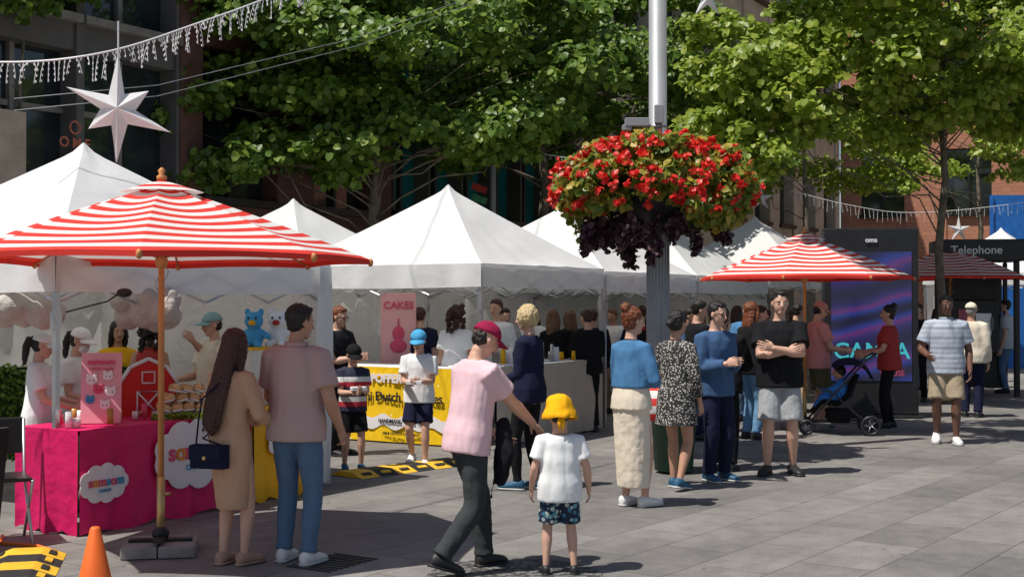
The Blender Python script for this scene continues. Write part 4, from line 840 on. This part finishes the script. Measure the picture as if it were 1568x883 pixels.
r,u,TT=person('boy_in_rugby_shirt',-1.62,13.3,-160,1.29,'m',hs=1.2,hp=.35,feet=((-.06,.04),(.06,-.04)),hands=((-.04,.19,.66),(.05,.18,.64)),top=('tee',STR),bottom=('shorts',C['black'],.85),shoes=SHBL,hair=('short',HB),hat=('cap',C['black']),skin=SK1,loose=1)
mb=MB(); mb.box((0,.25,.84),(.15,.10,.04)); mb.obj('takeaway_box',LOGO,r,smooth=False,bev=.005)
person('man_in_sunglasses',-1.95,14.6,-120,1.66,'m',hp=.2,hands=((-.04,.19,.66),(.05,.18,.66)),top=('tee',C['black']),bottom=('pants',C['black']),hair=('short',HR),skin=SK1,lod=1,bulk=1.2,glasses=True)
person('woman_with_curly_hair',-.68,15.9,-10,1.66,'f',hp=.1,top=('tee',C['white']),bottom=('jeans',C['jeanlt']),hair=('curly',HD),skin=SK2,lod=1)
person('man_in_navy_shirt',-1.2,17.0,-15,1.64,'m',hp=.1,top=('tee',C['navy']),bottom=('pants',C['navy']),hair=('short',HD),skin=SK1,lod=1,bulk=1.1)
p=P(.40,.68); person('stall_vendor_in_white_cap',p.x,p.y,-88,1.47,'f',hp=.25,hands=((-.05,.18,.62),(.08,.2,.60)),top=('tee',C['white']),bottom=('skirt',C['white'],(.2,.1,.1)),hair=('pony',HB),hat=('cap',C['white']),skin=SK1,lod=1)
p=P(.85,.78); person('stall_vendor_in_face_mask',p.x,p.y,-110,1.50,'f',hp=.3,hands=((-.05,.18,.60),(.08,.18,.60)),top=('tee',C['white']),bottom=('pants',C['cream']),hair=('pony',HB),hat=('cap',C['white'],'mask'),skin=SK1,lod=1)
p=P(2.35,.72); person('stall_vendor_in_grey_cap',p.x,p.y,125,1.61,'m',hp=.1,hands=((-.02,.13,.84),(.06,.2,.62)),top=('tee',C['cream']),bottom=('pants',C['dgrey']),hair=('short',HB),hat=('cap',C['teal']),skin=SK1,lod=1,bulk=1.15)
p=P(2.3,1.5); person('woman_with_dark_curls',p.x,p.y,10,1.52,'f',top=('tank',C['red']),bottom=('pants',C['black']),hair=('curly',HB),skin=SK2,lod=1)
p=P(2.35,2.0); person('woman_in_yellow_top',p.x,p.y,-150,1.52,'f',top=('tee',C['yellow']),bottom=('pants',C['black']),hair=('mid',HB),skin=SK2,lod=1)
def crowd():
    rg=random.Random(21)
    spec=[(.85,19.0,'f','black','mid',HBR,20),(1.15,18.6,'m','black','short',HD,0),(1.75,19.2,'f','navy','mid',HR,60),(2.45,18.2,'m','shirtblue','short',HB,-90),(2.8,19.5,'f','grey','mid',HBR,-30),(2.3,16.2,'m','black','short',HB,-70),
      (3.4,18.8,'m','denim','short',HBR,150),(3.15,20.5,'f','white','mid',HBL,200),(4.4,20.2,'m','black','short',HB,-60),(3.7,21.5,'f','cream','long',HD,30),(.3,18.3,'f','white','mid',HD,160),(6.2,24.5,'m','black','short',HB,180),(6.8,27,'f','red','mid',HBR,0),(9.4,26,'m','grey','short',HB,170),(8.9,29,'f','navy','mid',HB,10),(7.6,30,'m','olive','short',HD,190),(11,31,'m','white','short',HD,90),
      (1.0,17.2,'m','black','short',HD,20),(.55,17.5,'f','black','mid',HBR,-30),(1.55,20.0,'m','white','short',HBR,150),(2.1,19.6,'f','black','mid',HB,170),(2.15,21.5,'m','red','short',HD,10),(2.75,17.2,'f','dgrey','mid',HD,-50),(3.3,17.4,'m','navy','short',HB,-100),(3.75,19.6,'f','blue','mid',HD,40),(4.3,22,'m','sky','short',HD,0),(4.0,23.5,'f','white','mid',HB,180),(7.0,22.5,'m','black','short',HB,150),(-.1,17.6,'m','grey','short',HB,200),(-2.2,16.5,'f','blush','mid',HD,100),(5.6,26,'f','yellow','mid',HD,60),(8.0,27.5,'m','navy','short',HB,20),
      (7.55,23.2,'f','black','mid',HD,-40),(9.3,24.6,'m','lgrey','short',HB,60),(7.9,25.6,'f','cream','mid',HBR,150),(10.2,28,'m','black','short',HB,200),(-.2,16.6,'m','white','short',HD,150)]
    for x,y,sx,c,hr,hm,yw in spec:
        k=rg.choice((0,1)); person('pedestrian',x,y,yw,rg.uniform(1.6,1.76) if sx=='m' else rg.uniform(1.55,1.66),sx,hy=rg.uniform(-.4,.4),hp=rg.uniform(0,.25),feet=((-.055,rg.uniform(-.05,.06)),(.055,rg.uniform(-.05,.05))),
          hands=(None,None) if k else ((-.06,.18,.62),(.08,.18,.62)),top=(rg.choice(('tee','long')),C[c]),bottom=(rg.choice(('pants','jeans')),C[rg.choice(('black','jean','navy','khaki'))]),hair=(hr,hm),skin=rg.choice((SK1,SK2)),lod=2,bulk=rg.uniform(1,1.15))
crowd()
mb=MB(); mb.loft([(V((0,0,z)),V((1,0,0)),V((0,1,0)),a,b) for z,a,b in((0,.10,.06),(.02,.13,.08),(.2,.14,.07),(.30,.10,.03))],16); mb.obj('carrier_bag',stripes('bag_stripes',[(.75,.05,.04),(.8,.78,.75)],.14),loc=(1.34,12.2,.60),disp=.03,ds=.08)
# ------------------------------------------------------------ light, sky, camera
EL=rad(63); AX,AY=.86,.51
sd=V((math.cos(EL)*AX,math.cos(EL)*AY,-math.sin(EL)))
sl=bpy.data.lights.new('sun','SUN'); sl.energy=5.0; sl.angle=rad(.53); sl.color=(1,.955,.88); so=bpy.data.objects.new('sun',sl); S.collection.objects.link(so); so.rotation_euler=sd.to_track_quat('-Z','Y').to_euler(); so.location=(-10,-5,20)
w=bpy.data.worlds.new('World'); S.world=w; w.use_nodes=True; nt=w.node_tree; sk=nt.nodes.new('ShaderNodeTexSky'); sk.sky_type='NISHITA'; sk.sun_disc=False; sk.sun_elevation=EL; sk.sun_rotation=math.atan2(-AX,-AY); bg=nt.nodes['Background']; bg.inputs['Strength'].default_value=.085; nt.links.new(sk.outputs[0],bg.inputs[0])
cd=bpy.data.cameras.new('camera'); co=bpy.data.objects.new('camera',cd); S.collection.objects.link(co); co.location=(0,0,1.7); cd.sensor_width=36; cd.lens=45.9; co.rotation_euler=(rad(90.62),0,0); cd.clip_end=600; cd.clip_start=.1; S.camera=co
S.view_settings.view_transform='Standard'; S.view_settings.look='None'; S.view_settings.exposure=0
